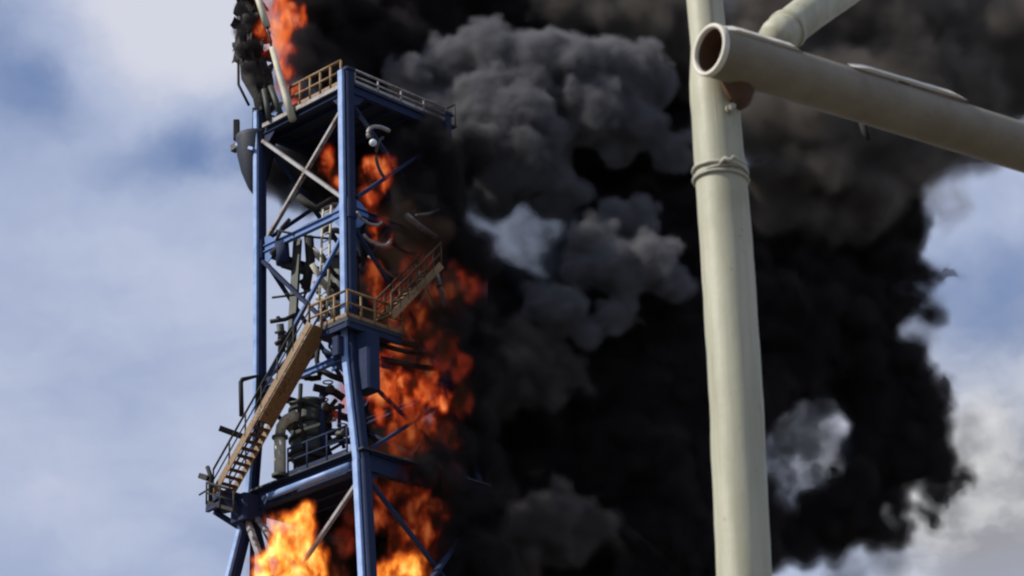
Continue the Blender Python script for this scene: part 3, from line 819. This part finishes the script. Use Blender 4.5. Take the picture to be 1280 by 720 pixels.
def far_post():
    q = xa + xdir * 3.12
    v, f = tube([Vector((q.x, q.y, 0)), Vector((q.x, q.y, q.z - 0.03))], Rp, 24)
    obj('post', (v, f), M_POST, pf, True)
far_post()

# ------------------------------------------------------------------ smoke and fire bodies
def ico(sub):
    bm = bmesh.new(); bmesh.ops.create_icosphere(bm, subdivisions=sub, radius=1)
    v = np.array([tuple(x.co) for x in bm.verts]); f = np.array([[q.index for q in x.verts] for x in bm.faces]); bm.free()
    return v, f


ICO = {k: ico(k) for k in (1, 2, 3)}


def cloud_mesh(name, balls, voxel, disp, mt, sm=2, shrink=0.0):
    """union of many balls (x, y, z, r[, sx, sy, sz]) skinned into one closed billowing surface"""
    V, Fc, k = [], [], 0
    for bl in balls:
        c, r = np.array(bl[:3]), bl[3]
        sc = np.array(bl[4:7]) if len(bl) > 4 else np.ones(3)
        v, f = ICO[3 if r > 6 * voxel else 2]
        V.append(v * r * sc + c); Fc.append(f + k); k += len(v)
    V = np.concatenate(V); Fc = np.concatenate(Fc)
    c0_ = (V.min(0) + V.max(0)) / 2
    me = bpy.data.meshes.new(name + '_soup'); me.from_pydata((V - c0_).tolist(), [], Fc.tolist())
    o = bpy.data.objects.new(name, me); COL.objects.link(o); o.location = c0_
    r_ = o.modifiers.new('r', 'REMESH'); r_.mode = 'VOXEL'; r_.voxel_size = voxel; r_.adaptivity = 0
    if sm:
        s_m = o.modifiers.new('s', 'SMOOTH'); s_m.factor = 0.5; s_m.iterations = sm
    for size, strength, kind in disp:
        tx = bpy.data.textures.new(name + '_t', 'CLOUDS'); tx.noise_scale = size; tx.noise_depth = 3
        tx.noise_basis = kind
        d_ = o.modifiers.new('d', 'DISPLACE'); d_.texture = tx; d_.strength = strength; d_.texture_coords = 'LOCAL'; d_.mid_level = 0.5
    if shrink:
        d_ = o.modifiers.new('in', 'DISPLACE'); d_.strength = -shrink; d_.mid_level = 0.0
    r2 = o.modifiers.new('r2', 'REMESH'); r2.mode = 'VOXEL'; r2.voxel_size = voxel; r2.adaptivity = 0
    dg = bpy.context.evaluated_depsgraph_get()
    nm = bpy.data.meshes.new_from_object(o.evaluated_get(dg)); o.modifiers.clear(); o.data = nm
    nm.name = name; nm.materials.clear(); nm.materials.append(mt)
    nm.polygons.foreach_set('use_smooth', [True] * len(nm.polygons))
    bpy.data.meshes.remove(me)
    WL[o] = o.location.copy()
    return o


def skin(o, mt, voxel, amp=1.2, soft=0.35, scale=0.55, warp=1.0, stretch=(1, 1, 1), pad=None, seed=0.0, detail=6, reach=0.0, rough=0.62, inner=None, part='fume'):
    """wraps the closed core mesh of o in a turbulent density grid that thins out gradually and frays at many scales"""
    tr = bpy.data.node_groups.new(o.name + '_turbulence', 'GeometryNodeTree')
    tr.interface.new_socket('Geometry', in_out='INPUT', socket_type='NodeSocketGeometry')
    tr.interface.new_socket('Geometry', in_out='OUTPUT', socket_type='NodeSocketGeometry')
    h = N(tr); gi = h.n('NodeGroupInput'); go = h.n('NodeGroupOutput')
    P_ = h.n('GeometryNodeInputPosition').outputs[0]
    oi = h.n('GeometryNodeObjectInfo'); oi.inputs[0].default_value = o; oi.transform_space = 'ORIGINAL'
    pr = h.n('GeometryNodeProximity'); tr.links.new(oi.outputs['Geometry'], pr.inputs[0])
    ps = h.vec('ADD', h.vec('MULTIPLY', P_, stretch), (seed, seed * 0.7, seed * 1.3))
    wv = h.vec('SCALE', h.vec('SUBTRACT', h.noise(ps, scale * 0.7, 3, 0.5, col=True), (0.5, 0.5, 0.5)), warp)
    pw_ = h.vec('ADD', ps, wv)
    n1 = h.noise(pw_, scale, detail, rough)
    f = h.math('SUBTRACT', pr.outputs['Distance'], h.math('MULTIPLY', h.math('SUBTRACT', n1, 0.42), amp * 2.2))
    f = h.math('SUBTRACT', f, reach)
    dens = h.smooth(f, -soft, soft, 1.0, 0.0)
    if inner:
        isc, ilo, ihi = inner
        n2 = h.noise(h.vec('ADD', h.vec('MULTIPLY', pw_, (1, 1, 1)), (3.1, 1.7, 5.2)), isc, 5, 0.6)
        dens = h.math('MULTIPLY', dens, h.smooth(n2, ilo, ihi, 0.04, 1.0))
    vc = h.n('GeometryNodeVolumeCube'); tr.links.new(dens, vc.inputs['Density'])
    vs_ = np.array([v.co[:] for v in o.data.vertices]); pad = pad or amp * 0.9 + soft + reach
    lo_, hi_ = vs_.min(0) - pad, vs_.max(0) + pad
    vc.inputs['Min'].default_value = lo_; vc.inputs['Max'].default_value = hi_
    for k, nm in enumerate(('Resolution X', 'Resolution Y', 'Resolution Z')):
        vc.inputs[nm].default_value = max(8, int((hi_[k] - lo_[k]) / voxel))
    sm_ = h.n('GeometryNodeSetMaterial'); sm_.inputs['Material'].default_value = mt
    tr.links.new(vc.outputs[0], sm_.inputs[0])
    tr.links.new(sm_.outputs[0], go.inputs[0])
    vd = bpy.data.volumes.new(part); vo = bpy.data.objects.new(part, vd); COL.objects.link(vo); vo.parent = o
    vd.materials.append(mt)
    md = vo.modifiers.new('turbulence', 'NODES'); md.node_group = tr
    return o


def fume_mat(name, col, density, aniso=0.1):
    mt, h, out = mat_new(name)
    v = h.n('ShaderNodeVolumePrincipled'); v.inputs['Color'].default_value = (*col, 1)
    v.inputs['Density'].default_value = density; v.inputs['Anisotropy'].default_value = aniso
    mt.node_tree.links.new(v.outputs[0], out.inputs[1])
    return mt


def flame_mat(name, stops, strength, density):
    mt, h, out = mat_new(name)
    at = h.n('ShaderNodeAttribute'); at.attribute_name = 'density'; d = at.outputs['Fac']
    v = h.n('ShaderNodeVolumePrincipled'); v.inputs['Color'].default_value = (0.05, 0.03, 0.02, 1)
    v.inputs['Density'].default_value = density
    h.put(v.inputs['Emission Color'], h.ramp(d, stops))
    h.put(v.inputs['Emission Strength'], h.math('MULTIPLY', h.math('POWER', d, 2.0), strength))
    mt.node_tree.links.new(v.outputs[0], out.inputs[1])
    return mt


def billow(blobs, kids=14, gk=5, kr=(0.32, 0.55), depth_sq=0.8, front=True, rng=None):
    """cauliflower: every blob (pixel x, y, pixel radius, distance) grows smaller balls on its skin, those grow smaller ones"""
    rng = rng or RNG
    out_ = []
    for (x, y, rpx, Y) in blobs:
        c = np.array(px(x, y, Y)); r = rpx * (c[1] / math.cos(PITCH)) / FPX
        out_.append((*c, r))
        for i in range(kids):
            d = rng.normal(size=3); d /= np.linalg.norm(d)
            if front and d[1] > 0.3: d[1] *= -1
            d[1] *= depth_sq
            r1 = r * rng.uniform(*kr)
            c1 = c + d * (r - r1 * 0.25)
            out_.append((*c1, r1))
            for j in range(gk):
                e = rng.normal(size=3); e /= np.linalg.norm(e)
                if np.dot(e, d) < -0.1: e = -e
                r2 = r1 * rng.uniform(0.28, 0.5)
                out_.append((*(c1 + e * (r1 - r2 * 0.2)), r2))
    return out_


SHRINK = {'black_oil_smoke': 0.35, 'grey_oil_smoke': 0.28, 'dark_grey_oil_smoke': 0.3, 'brown_grey_oil_smoke': 0.5, 'torn_pale_smoke': 0.12, 'thin_grey_smoke': 0.2, 'brown_fume': 0.2}
F_BLACK = fume_mat('black_oil_fume', (0.06, 0.054, 0.055), 3.1)
F_GREY = fume_mat('grey_oil_fume', (0.265, 0.265, 0.285), 2.6)
F_DIM = fume_mat('dark_grey_oil_fume', (0.20, 0.18, 0.175), 2.2)
F_TORN = fume_mat('torn_pale_fume', (0.5, 0.5, 0.49), 1.6)
F_VEIL = fume_mat('blue_grey_fume', (0.16, 0.18, 0.22), 0.8)
F_THIN = fume_mat('thin_grey_fume', (0.36, 0.37, 0.39), 0.5)
F_GLOOM = fume_mat('brown_fume_skin', (0.10, 0.065, 0.045), 0.9)
F_BROWN = fume_mat('brown_grey_oil_fume', (0.27, 0.245, 0.22), 1.5)


def smoke(name, blobs, label, mt, voxel=0.16, disp=((2.2, 0.9, 'BLENDER_ORIGINAL'), (0.7, 0.35, 'BLENDER_ORIGINAL')), sm=2, **kw):
    o = cloud_mesh(name, billow(blobs, **kw), voxel, disp, mt, sm, 0.0 if mt.name not in SHRINK else SHRINK[mt.name])
    sp = {'black_oil_smoke': (F_BLACK, 0.22, 1.1, 0.30, 0.5), 'grey_oil_smoke': (F_GREY, 0.11, 0.7, 0.22, 0.75), 'dark_grey_oil_smoke': (F_DIM, 0.13, 0.8, 0.35, 0.7), 'brown_grey_oil_smoke': (F_BROWN, 0.22, 1.4, 0.6, 0.4), 'torn_pale_smoke': (F_TORN, 0.08, 0.7, 0.12, 1.1), 'blue_grey_smoke_veil': (F_VEIL, 0.12, 0.9, 0.5, 0.6), 'thin_grey_smoke': (F_THIN, 0.16, 1.2, 0.5, 0.7), 'brown_fume': (F_GLOOM, 0.12, 0.9, 0.4, 0.8)}.get(mt.name)
    if sp:
        k = len(blobs)
        skin(o, sp[0], sp[1], sp[2], sp[3], sp[4], warp=1.4, seed=k * 3.1)
    return tag(o, label, 'smoke', None, 'stuff')


BACK = 113
black = [(430, 20, 50, 109), (500, 10, 75, 111), (585, -20, 70, 112), (475, 75, 62, 110), (530, 130, 62, 111), (560, 70, 62, 113), (505, 195, 48, 109), (545, 235, 45, 110),
         (425, 95, 36, 108.5), (400, 20, 32, 107), (385, -5, 26, 106.5), (384, 45, 22, 106.3), (378, 88, 20, 106), (376, 118, 18, 106), (366, 70, 18, 106.2), (362, 40, 16, 106.5), (366, 0, 20, 106.5), (362, 105, 14, 106), (360, -30, 26, 107), (362, 130, 10, 105.8), (400, 70, 30, 107), (395, -20, 34, 107), (415, 105, 24, 107), (370, 215, 30, 106.5), (400, 205, 36, 106.5), (350, 195, 20, 106), (430, 220, 40, 107), (345, 222, 22, 106), (385, 246, 20, 106), (362, 238, 18, 106), (375, 695, 26, 107.5), (402, 662, 24, 107.5), (352, 728, 22, 107.5), (395, 720, 26, 107.5), (480, 300, 40, 108), (470, 250, 36, 108), (500, 350, 50, 109), (490, 420, 46, 109), (500, 480, 50, 109), (500, 560, 50, 109), (500, 640, 50, 109), (500, 720, 50, 109), (445, 640, 30, 108), (430, 700, 36, 109), (690, -15, 55, 116), (660, 110, 90, 115), (780, 110, 100, 116), (850, 60, 70, 116), (760, 215, 80, 115), (845, 240, 80, 115),
         (560, 320, 34, 110), (590, 395, 60, 111), (650, 405, 62, 112), (560, 460, 40, 111), (760, 340, 70, 114), (850, 340, 90, 114), (720, 440, 80, 112), (640, 500, 78, 112),
         (800, 460, 100, 112), (590, 560, 60, 111), (680, 580, 90, 112), (790, 590, 110, 112), (880, 520, 80, 113), (600, 660, 68, 112), (700, 690, 90, 112), (820, 700, 100, 112),
         (900, 640, 70, 113), (560, 740, 60, 113), (650, 790, 90, 113), (780, 800, 100, 113),
         (930, 430, 100, 115), (930, 330, 100, 116), (1000, 380, 95, 116), (1030, 300, 90, 117), (1095, 250, 62, 118), (1035, 400, 64, 116), (1040, 450, 58, 116), (1082, 480, 52, 116),
         (1118, 530, 56, 116), (1102, 590, 45, 116), (1066, 548, 16, 115.5), (1050, 640, 46, 115), (1000, 672, 33, 115), (962, 668, 34, 114.5), (1090, 300, 48, 118),
         (1165, 575, 32, 116), (1045, 690, 20, 115), (1090, 660, 26, 115)]
smoke('black_smoke', black, 'thick black smoke mass pouring from the tower and filling the middle of the view', M_BLACKSMOKE, 0.2, kids=12, gk=4)
near = [(545, 185, 36, 103.2), (538, 160, 18, 102.8), (512, 172, 14, 102.2), (520, 225, 34, 103), (560, 240, 36, 103.6), (580, 200, 30, 105), (555, 290, 36, 103.4), (530, 275, 26, 102.6), (580, 320, 34, 104.4), (575, 390, 36, 104.2), (560, 430, 22, 103.5), (590, 440, 34, 105), (580, 520, 36, 104.4), (590, 580, 40, 104.8), (570, 560, 26, 103.6),
        (575, 640, 38, 104.4), (570, 700, 42, 104.4), (556, 600, 30, 102.6), (560, 680, 34, 102.7), (548, 720, 30, 102.4), (528, 582, 13, 101.2), (545, 570, 18, 101.8), (530, 455, 14, 101.4), (560, 400, 24, 102.4), (470, 590, 10, 100.9), (545, 640, 20, 102.3), (605, 640, 34, 103.4), (615, 700, 36, 103.2), (590, 690, 30, 102.8), (565, 650, 22, 102.4), (590, 760, 46, 104.8), (560, 345, 18, 103.2), (500, 200, 18, 102.4), (540, 150, 22, 103.8), (590, 480, 30, 104.6)]
smoke('black_smoke', near, 'black smoke wrapped round the right hand side of the burning tower', M_BLACKSMOKE, 0.12, kids=9, gk=3, disp=((1.4, 0.6, 'BLENDER_ORIGINAL'), (0.5, 0.25, 'BLENDER_ORIGINAL')))
top = [(520, 105, 34, 107.5), (565, 85, 42, 108), (610, 75, 45, 108), (665, 88, 55, 108), (725, 85, 52, 108), (775, 92, 46, 108.5), (815, 105, 34, 109),
       (600, 140, 55, 107.5), (590, 190, 34, 107.5), (650, 200, 60, 108), (640, 150, 60, 107.5), (800, 160, 34, 108.5), (840, 190, 30, 109), (735, 140, 48, 108), (690, 235, 42, 108.5), (770, 190, 30, 109), (620, 245, 36, 108.5)]
smoke('grey_smoke', top, 'big dark grey cauliflower billow of smoke right of the top platform', M_GREYSMOKE, 0.13, ((2.4, 0.9, 'BLENDER_ORIGINAL'), (0.9, 0.3, 'BLENDER_ORIGINAL')), kids=7, gk=2, kr=(0.3, 0.55), sm=6)
mid = [(770, 335, 40, 107), (815, 330, 38, 107), (845, 355, 26, 107.3), (740, 305, 34, 107.5), (770, 275, 30, 108), (800, 262, 22, 108), (725, 340, 26, 107.3), (700, 385, 34, 106.8), (675, 372, 20, 106.8), (765, 395, 24, 107), (735, 415, 20, 107), (800, 290, 22, 108)]
smoke('grey_smoke', mid, 'rounded grey smoke puffs beside the post at mid height, below the big billow', M_GREYSMOKE, 0.11, ((1.2, 0.4, 'BLENDER_ORIGINAL'), (0.45, 0.15, 'BLENDER_ORIGINAL')), kids=8, gk=2, kr=(0.3, 0.48), sm=4)
low = [(640, 455, 46, 107.5), (610, 480, 34, 107.5), (680, 420, 18, 107), (665, 470, 34, 107.5), (715, 470, 18, 107.3), (700, 490, 16, 107.4), (620, 500, 30, 108), (700, 440, 13, 107), (722, 455, 12, 107), (690, 505, 13, 107.2), (655, 415, 14, 107), (735, 480, 12, 107.3)]
smoke('grey_smoke', low, 'brownish smoke bulge right of the orange flames with small pale curls', M_DIMSMOKE, 0.12, ((1.2, 0.5, 'BLENDER_ORIGINAL'), (0.5, 0.25, 'BLENDER_ORIGINAL')), kids=10, gk=4, kr=(0.3, 0.5))
bot = [(600, 670, 34, 107.5), (640, 665, 36, 107.3), (690, 655, 42, 107.5), (735, 660, 28, 107.8), (570, 690, 26, 107.5), (650, 690, 30, 107.5), (700, 685, 30, 107.8)]
smoke('grey_smoke', bot, 'faint low grey smoke roll near the bottom, right of the tower', M_DIMSMOKE, 0.13, ((1.4, 0.6, 'BLENDER_ORIGINAL'), (0.5, 0.3, 'BLENDER_ORIGINAL')), kids=9, gk=3)
ur = [(980, 30, 80, 112), (1060, 10, 90, 113), (1150, 20, 90, 114), (1230, 30, 80, 114), (1300, 60, 80, 115), (960, 140, 70, 111), (1030, 150, 90, 112), (1110, 130, 90, 113), (1190, 120, 80, 114), (1255, 120, 56, 115),
      (980, 230, 60, 112), (1060, 240, 60, 113), (1130, 200, 56, 114), (1165, 200, 36, 115), (1330, 120, 55, 116), (900, 60, 70, 112), (720, 0, 46, 110.5), (800, 10, 60, 111)]
smoke('brown_smoke', ur, 'soft brown grey smoke drifting behind the cross pipe at upper right', M_BROWNSMOKE, 0.2, ((3.0, 1.4, 'BLENDER_ORIGINAL'), (1.0, 0.5, 'BLENDER_ORIGINAL')), kids=10, gk=3)
hook = [(1120, 335, 24, 115), (1150, 342, 17, 115), (1175, 347, 12, 115), (1193, 344, 8, 115), (1125, 385, 24, 115), (1146, 392, 13, 115), (1150, 375, 9, 115), (1135, 445, 22, 115), (1178, 505, 14, 115), (1182, 480, 9, 115),
        (1195, 600, 14, 115), (1212, 598, 8, 115), (1178, 618, 18, 115), (1120, 632, 15, 115), (1130, 655, 8, 115), (1128, 672, 6, 115), (1155, 640, 9, 115), (1168, 648, 6, 115), (1120, 650, 8, 115), (1160, 465, 12, 115), (1180, 575, 14, 115)]
smoke('smoke_wisp', hook, 'ragged dark wisps curling off the right edge of the black smoke', M_BLACKSMOKE, 0.09, ((1.0, 0.7, 'BLENDER_ORIGINAL'), (0.35, 0.3, 'BLENDER_ORIGINAL')), kids=8, gk=3)
thin = [ (1110, 400, 30, 120), (1150, 400, 26, 120),
        (1200, 520, 16, 119), (1210, 560, 16, 119), (1180, 640, 24, 119), (1110, 690, 26, 118), (1060, 715, 24, 118), (1180, 250, 26, 120)]
smoke('smoke_haze', thin, 'thin pale smoke veiling the sky gaps inside and right of the black mass', M_THIN, 0.16, ((1.4, 1.0, 'BLENDER_ORIGINAL'), (0.5, 0.4, 'BLENDER_ORIGINAL')), kids=9, gk=3)


veil = [(615, 290, 34, 110), (650, 298, 40, 110), (690, 296, 40, 111), (665, 325, 34, 110), (640, 270, 34, 110), (700, 320, 34, 110), (620, 320, 30, 110)]
smoke('smoke_haze', veil, 'blue grey smoke veil in the gap below the big billow', M_VEIL, 0.14, ((1.0, 1.0, 'BLENDER_ORIGINAL'), (0.4, 0.5, 'BLENDER_ORIGINAL')), kids=8, gk=2)
veil2 = [(1000, 530, 30, 115), (985, 570, 34, 115), (1020, 570, 30, 115.5), (1000, 600, 26, 115), (1010, 510, 26, 115)]
smoke('smoke_haze', veil2, 'torn grey smoke veil in the gap right of the post', M_VEIL, 0.1, ((0.8, 1.1, 'BLENDER_ORIGINAL'), (0.35, 0.6, 'BLENDER_ORIGINAL')), kids=8, gk=2)


torn = [(985, 545, 22, 114), (1000, 520, 16, 114), (1015, 560, 14, 114.3), (1025, 590, 10, 114.4), (1038, 610, 8, 114.4), (975, 590, 16, 114), (1012, 530, 12, 114), (1030, 545, 9, 114.5), (1048, 628, 8, 114.4), (980, 610, 10, 114), (970, 560, 14, 114), (1030, 515, 12, 114.3)]
smoke('smoke_haze', torn, 'ragged pale streaks of smoke in the gap right of the post', M_TORN, 0.07, ((0.6, 0.9, 'BLENDER_ORIGINAL'), (0.25, 0.5, 'BLENDER_ORIGINAL')), kids=7, gk=3)
gloom = [(520, 300, 34, 101.9), (540, 380, 34, 102.2), (530, 440, 30, 102), (505, 330, 22, 101.2), (520, 560, 30, 102), (525, 640, 30, 102), (500, 270, 22, 101.2), (500, 600, 20, 101.4), (495, 400, 20, 101.3)]
smoke('brown_smoke', gloom, 'thin brown fumes hanging over the right face of the tower', M_GLOOM, 0.12, ((1.2, 0.9, 'BLENDER_ORIGINAL'), (0.4, 0.4, 'BLENDER_ORIGINAL')), kids=8, gk=2)
# torn sheets of burnt cladding hanging round the charred vessel
rs = random.Random(5)
sheets = [(300, 8), (297, 30), (299, 50), (298, 70), (306, 84), (312, 20), (310, 44), (313, 68), (318, 90), (322, 104), (326, 118), (330, 132), (324, 60), (326, 30), (328, 8), (330, 82), (335, 100), (338, 118), (342, 132), (320, 2), (305, -8), (296, 58), (340, 84), (334, 48), (315, 98), (303, 62), (332, 70)]
for x, y in sheets:
    c = px(x, y, 103.5 + rs.uniform(-0.3, 0.5))
    w_, h_ = rs.uniform(0.22, 0.5), rs.uniform(0.45, 0.95)
    a1 = CR * w_ + Vector((0, rs.uniform(-0.3, 0.3), rs.uniform(-0.12, 0.12)))
    a2 = up * h_ + CR * rs.uniform(-0.25, 0.25) + Vector((0, rs.uniform(-0.15, 0.15), 0))
    n_ = a1.cross(a2).normalized() * 0.02
    G = []
    for v_ in range(4):
        for u_i in range(4):
            G.append(c + a1 * (u_i / 3 - 0.5 + rs.uniform(-0.07, 0.07)) + a2 * (v_ / 3 - 0.5 + rs.uniform(-0.07, 0.07)) + n_ * rs.uniform(-5, 5))
    f_ = [(q * 4 + k, q * 4 + k + 1, q * 4 + k + 5, q * 4 + k + 4) for q in range(3) for k in range(3)]
    e_ = [0, 1, 2, 3, 7, 11, 15, 14, 13, 12, 8, 4]
    G2 = G + [p + n_ for p in G]
    f_ = f_ + [tuple(k + 16 for k in t_[::-1]) for t_ in f_] + [(e_[k], e_[k] + 16, e_[(k + 1) % 12] + 16, e_[(k + 1) % 12]) for k in range(12)]
    obj('cladding_sheet', (G2, f_), M_CHAR, hv)


hood = [(300, 10, 8, 103), (298, 38, 7, 103), (302, 62, 8, 103), (312, 84, 9, 103), (322, 104, 10, 103.1), (330, 124, 9, 103.2), (316, 30, 12, 103.4), (318, 60, 11, 103.4), (314, -6, 12, 103.4), (330, 92, 9, 103.4), (338, 112, 8, 103.4), (342, 134, 7, 103.4)]
ho = cloud_mesh('black_smoke', billow(hood, kids=7, gk=3), 0.06, ((0.6, 0.35, 'BLENDER_ORIGINAL'), (0.2, 0.15, 'BLENDER_ORIGINAL')), M_BLACKSMOKE, 1, 0.06)
skin(ho, F_BLACK, 0.07, 0.3, 0.08, 1.6, warp=0.6, seed=4.4)
tag(ho, 'thin ragged black smoke clinging to the charred vessel at the top left of the tower', 'smoke', None, 'stuff')


def core_mat(name, col):
    mt, h, out = mat_new(name)
    em = h.n('ShaderNodeEmission'); em.inputs[0].default_value = (*col, 1); em.inputs[1].default_value = 0.3
    tr = h.n('ShaderNodeBsdfTransparent'); mx = h.n('ShaderNodeMixShader'); mx.inputs[0].default_value = 0.012
    mt.node_tree.links.new(tr.outputs[0], mx.inputs[1]); mt.node_tree.links.new(em.outputs[0], mx.inputs[2])
    mt.node_tree.links.new(mx.outputs[0], out.inputs[0])
    return mt


CORE = core_mat('thin_flame_front', (1.0, 0.3, 0.05))
HOTR = [(0.0, (0.7, 0.05, 0.005)), (0.3, (1.0, 0.14, 0.012)), (0.65, (1.0, 0.34, 0.035)), (1.0, (1.0, 0.66, 0.2))]
DULR = [(0.0, (0.5, 0.02, 0.006)), (0.4, (0.9, 0.07, 0.012)), (0.75, (1.0, 0.19, 0.04)), (1.0, (1.0, 0.36, 0.12))]
V_HOT = flame_mat('hot_flame_gas', HOTR, 8.5, 2.6)
V_DULL = flame_mat('sooty_flame_gas', DULR, 4.2, 3.2)
V_MID = flame_mat('smothered_flame_gas', DULR, 1.9, 3.4)
V_RED = flame_mat('deep_red_firelit_glow', [(0.0, (0.3, 0.02, 0.01)), (1.0, (0.8, 0.075, 0.03))], 0.8, 1.5)  # red emission put in for smoke lit by the fire
FM = {'bright_fire': (V_HOT, 0.05), 'sooty_fire': (V_DULL, 0.06), 'smothered_fire': (V_MID, 0.06), 'deep_red_fire_glow': (V_RED, 0.1)}


def fire(blobs, label, mt, voxel=0.08, st=1.6, kids=8, amp=0.5, reach=0.12):
    out_ = []
    for (x, y, rpx, Y) in blobs:
        c = np.array(px(x, y, Y)); r = rpx * (c[1] / math.cos(PITCH)) / FPX * 0.85
        out_.append((*c, r, 0.8, 0.7, 1.2))
        for i in range(kids):
            d = RNG.normal(size=3); d /= np.linalg.norm(d); d[2] = abs(d[2]) * 1.1 if RNG.random() < 0.7 else d[2]
            r1 = r * RNG.uniform(0.2, 0.42)
            out_.append((*(c + d * np.array([0.95, 0.6, 1.2]) * (r - r1 * 0.1)), r1, 0.7, 0.7, st))
    o = cloud_mesh('flames', out_, voxel, ((0.9, 0.5, 'BLENDER_ORIGINAL'), (0.3, 0.2, 'BLENDER_ORIGINAL')), CORE, 1, 0.08)
    v_, _ = FM[mt.name]
    skin(o, v_, 0.06 if mt is not M_FIREGLOW else 0.12, amp=amp, soft=0.22, scale=1.1, warp=1.0, stretch=(1, 1, 0.5), seed=len(blobs) * 2.3 + blobs[0][0] * 0.01, reach=reach, inner=(1.5, 0.36, 0.62) if mt is M_FIREHOT or voxel < 0.08 else (1.6, 0.42, 0.66), part='flame_gas')
    return tag(o, label, 'fire', 'flames in the burning tower') if mt is not M_FIREGLOW else tag(o, label, 'fire glow', None, 'stuff')


fire([(362, 688, 30, 101.2), (378, 665, 22, 101), (345, 715, 30, 101.5), (390, 700, 18, 101.6), (350, 662, 16, 101.2), (372, 735, 38, 101.5)], 'brightest yellow orange flames under the lower platform between the two legs', M_FIREHOT)
fire([(430, 680, 18, 103), (440, 640, 16, 103), (415, 720, 20, 103)], 'dull glow of flame just left of the front leg below the platform', M_FIREGLOW)
fire([(500, 488, 28, 101.7), (482, 508, 22, 101.3), (530, 480, 24, 102.3), (515, 514, 26, 101.9), (548, 500, 16, 102.6), (480, 468, 18, 101.4), (540, 525, 14, 102.4)], 'large orange flame ball right of the front column at mid height', M_FIREDULL)
fire([(430, 500, 15, 103.6), (418, 515, 12, 103.6), (438, 482, 12, 103.6)], 'small pinkish flame seen through the pipes left of the front column', M_FIREDULL)
fire([(505, 545, 24, 101.9), (532, 556, 20, 102.4), (488, 612, 22, 101.2), (508, 602, 20, 101.6), (522, 632, 20, 101.8), (500, 655, 17, 101.6), (540, 600, 14, 102.1), (480, 650, 14, 101.1), (530, 668, 16, 101.6), (548, 636, 13, 102), (515, 680, 14, 101.5)], 'dark red flames right of the front leg, below the large flame ball', M_FIREMID)
fire([(500, 712, 20, 101.4), (522, 716, 19, 101.8), (483, 722, 18, 101.1)], 'orange flame at the bottom edge, right of the front leg', M_FIREHOT)
fire([(466, 340, 14, 101.6), (474, 362, 15, 101.6), (490, 385, 18, 102), (518, 398, 22, 102.8), (535, 372, 18, 103.4), (500, 420, 24, 102.6), (535, 420, 18, 103), (560, 365, 12, 103.6)], 'orange flames behind the ochre stair on the right face', M_FIREMID)
fire([(470, 222, 18, 101.4), (464, 246, 14, 101.2), (480, 210, 13, 101.6), (468, 266, 11, 101.2), (473, 282, 10, 101.3), (478, 300, 11, 101.4)], 'orange flame pocket right of the front column below the top platform', M_FIREDULL)
fire([(413, 206, 11, 103), (417, 220, 11, 103), (411, 194, 10, 103)], 'small flame inside the upper braces left of the front column', M_FIREDULL, 0.07)
fire([(348, 12, 19, 103.8), (350, 40, 19, 103.8), (352, 68, 15, 103.8), (343, -15, 20, 104.0), (364, 24, 13, 104.3), (356, 92, 12, 103.9), (358, 112, 10, 103.9), (360, 128, 9, 103.9), (338, 60, 11, 103.6), (335, 22, 12, 103.4), (332, -8, 14, 103.4), (336, 42, 11, 103.5)], 'orange flame licking up the charred vessel at the top left of the tower', M_FIREDULL, 0.075, reach=0.18)
fire([(585, 360, 18, 102.8), (570, 350, 16, 102.6), (575, 500, 20, 102.6), (560, 545, 20, 102.2), (550, 440, 22, 102), (560, 600, 18, 102.2), (520, 330, 28, 103.6), (500, 380, 28, 103.4), (545, 400, 26, 103), (500, 450, 24, 103.6), (480, 580, 24, 103.4), (520, 590, 26, 103.4), (540, 650, 22, 102.6), (500, 680, 26, 103.2), (540, 690, 20, 102.4), (570, 460, 20, 102.6), (565, 400, 18, 102.8)], 'dim deep red glow of firelight put into the smoke at the right edge of the tower', M_FIREGLOW, 0.1)
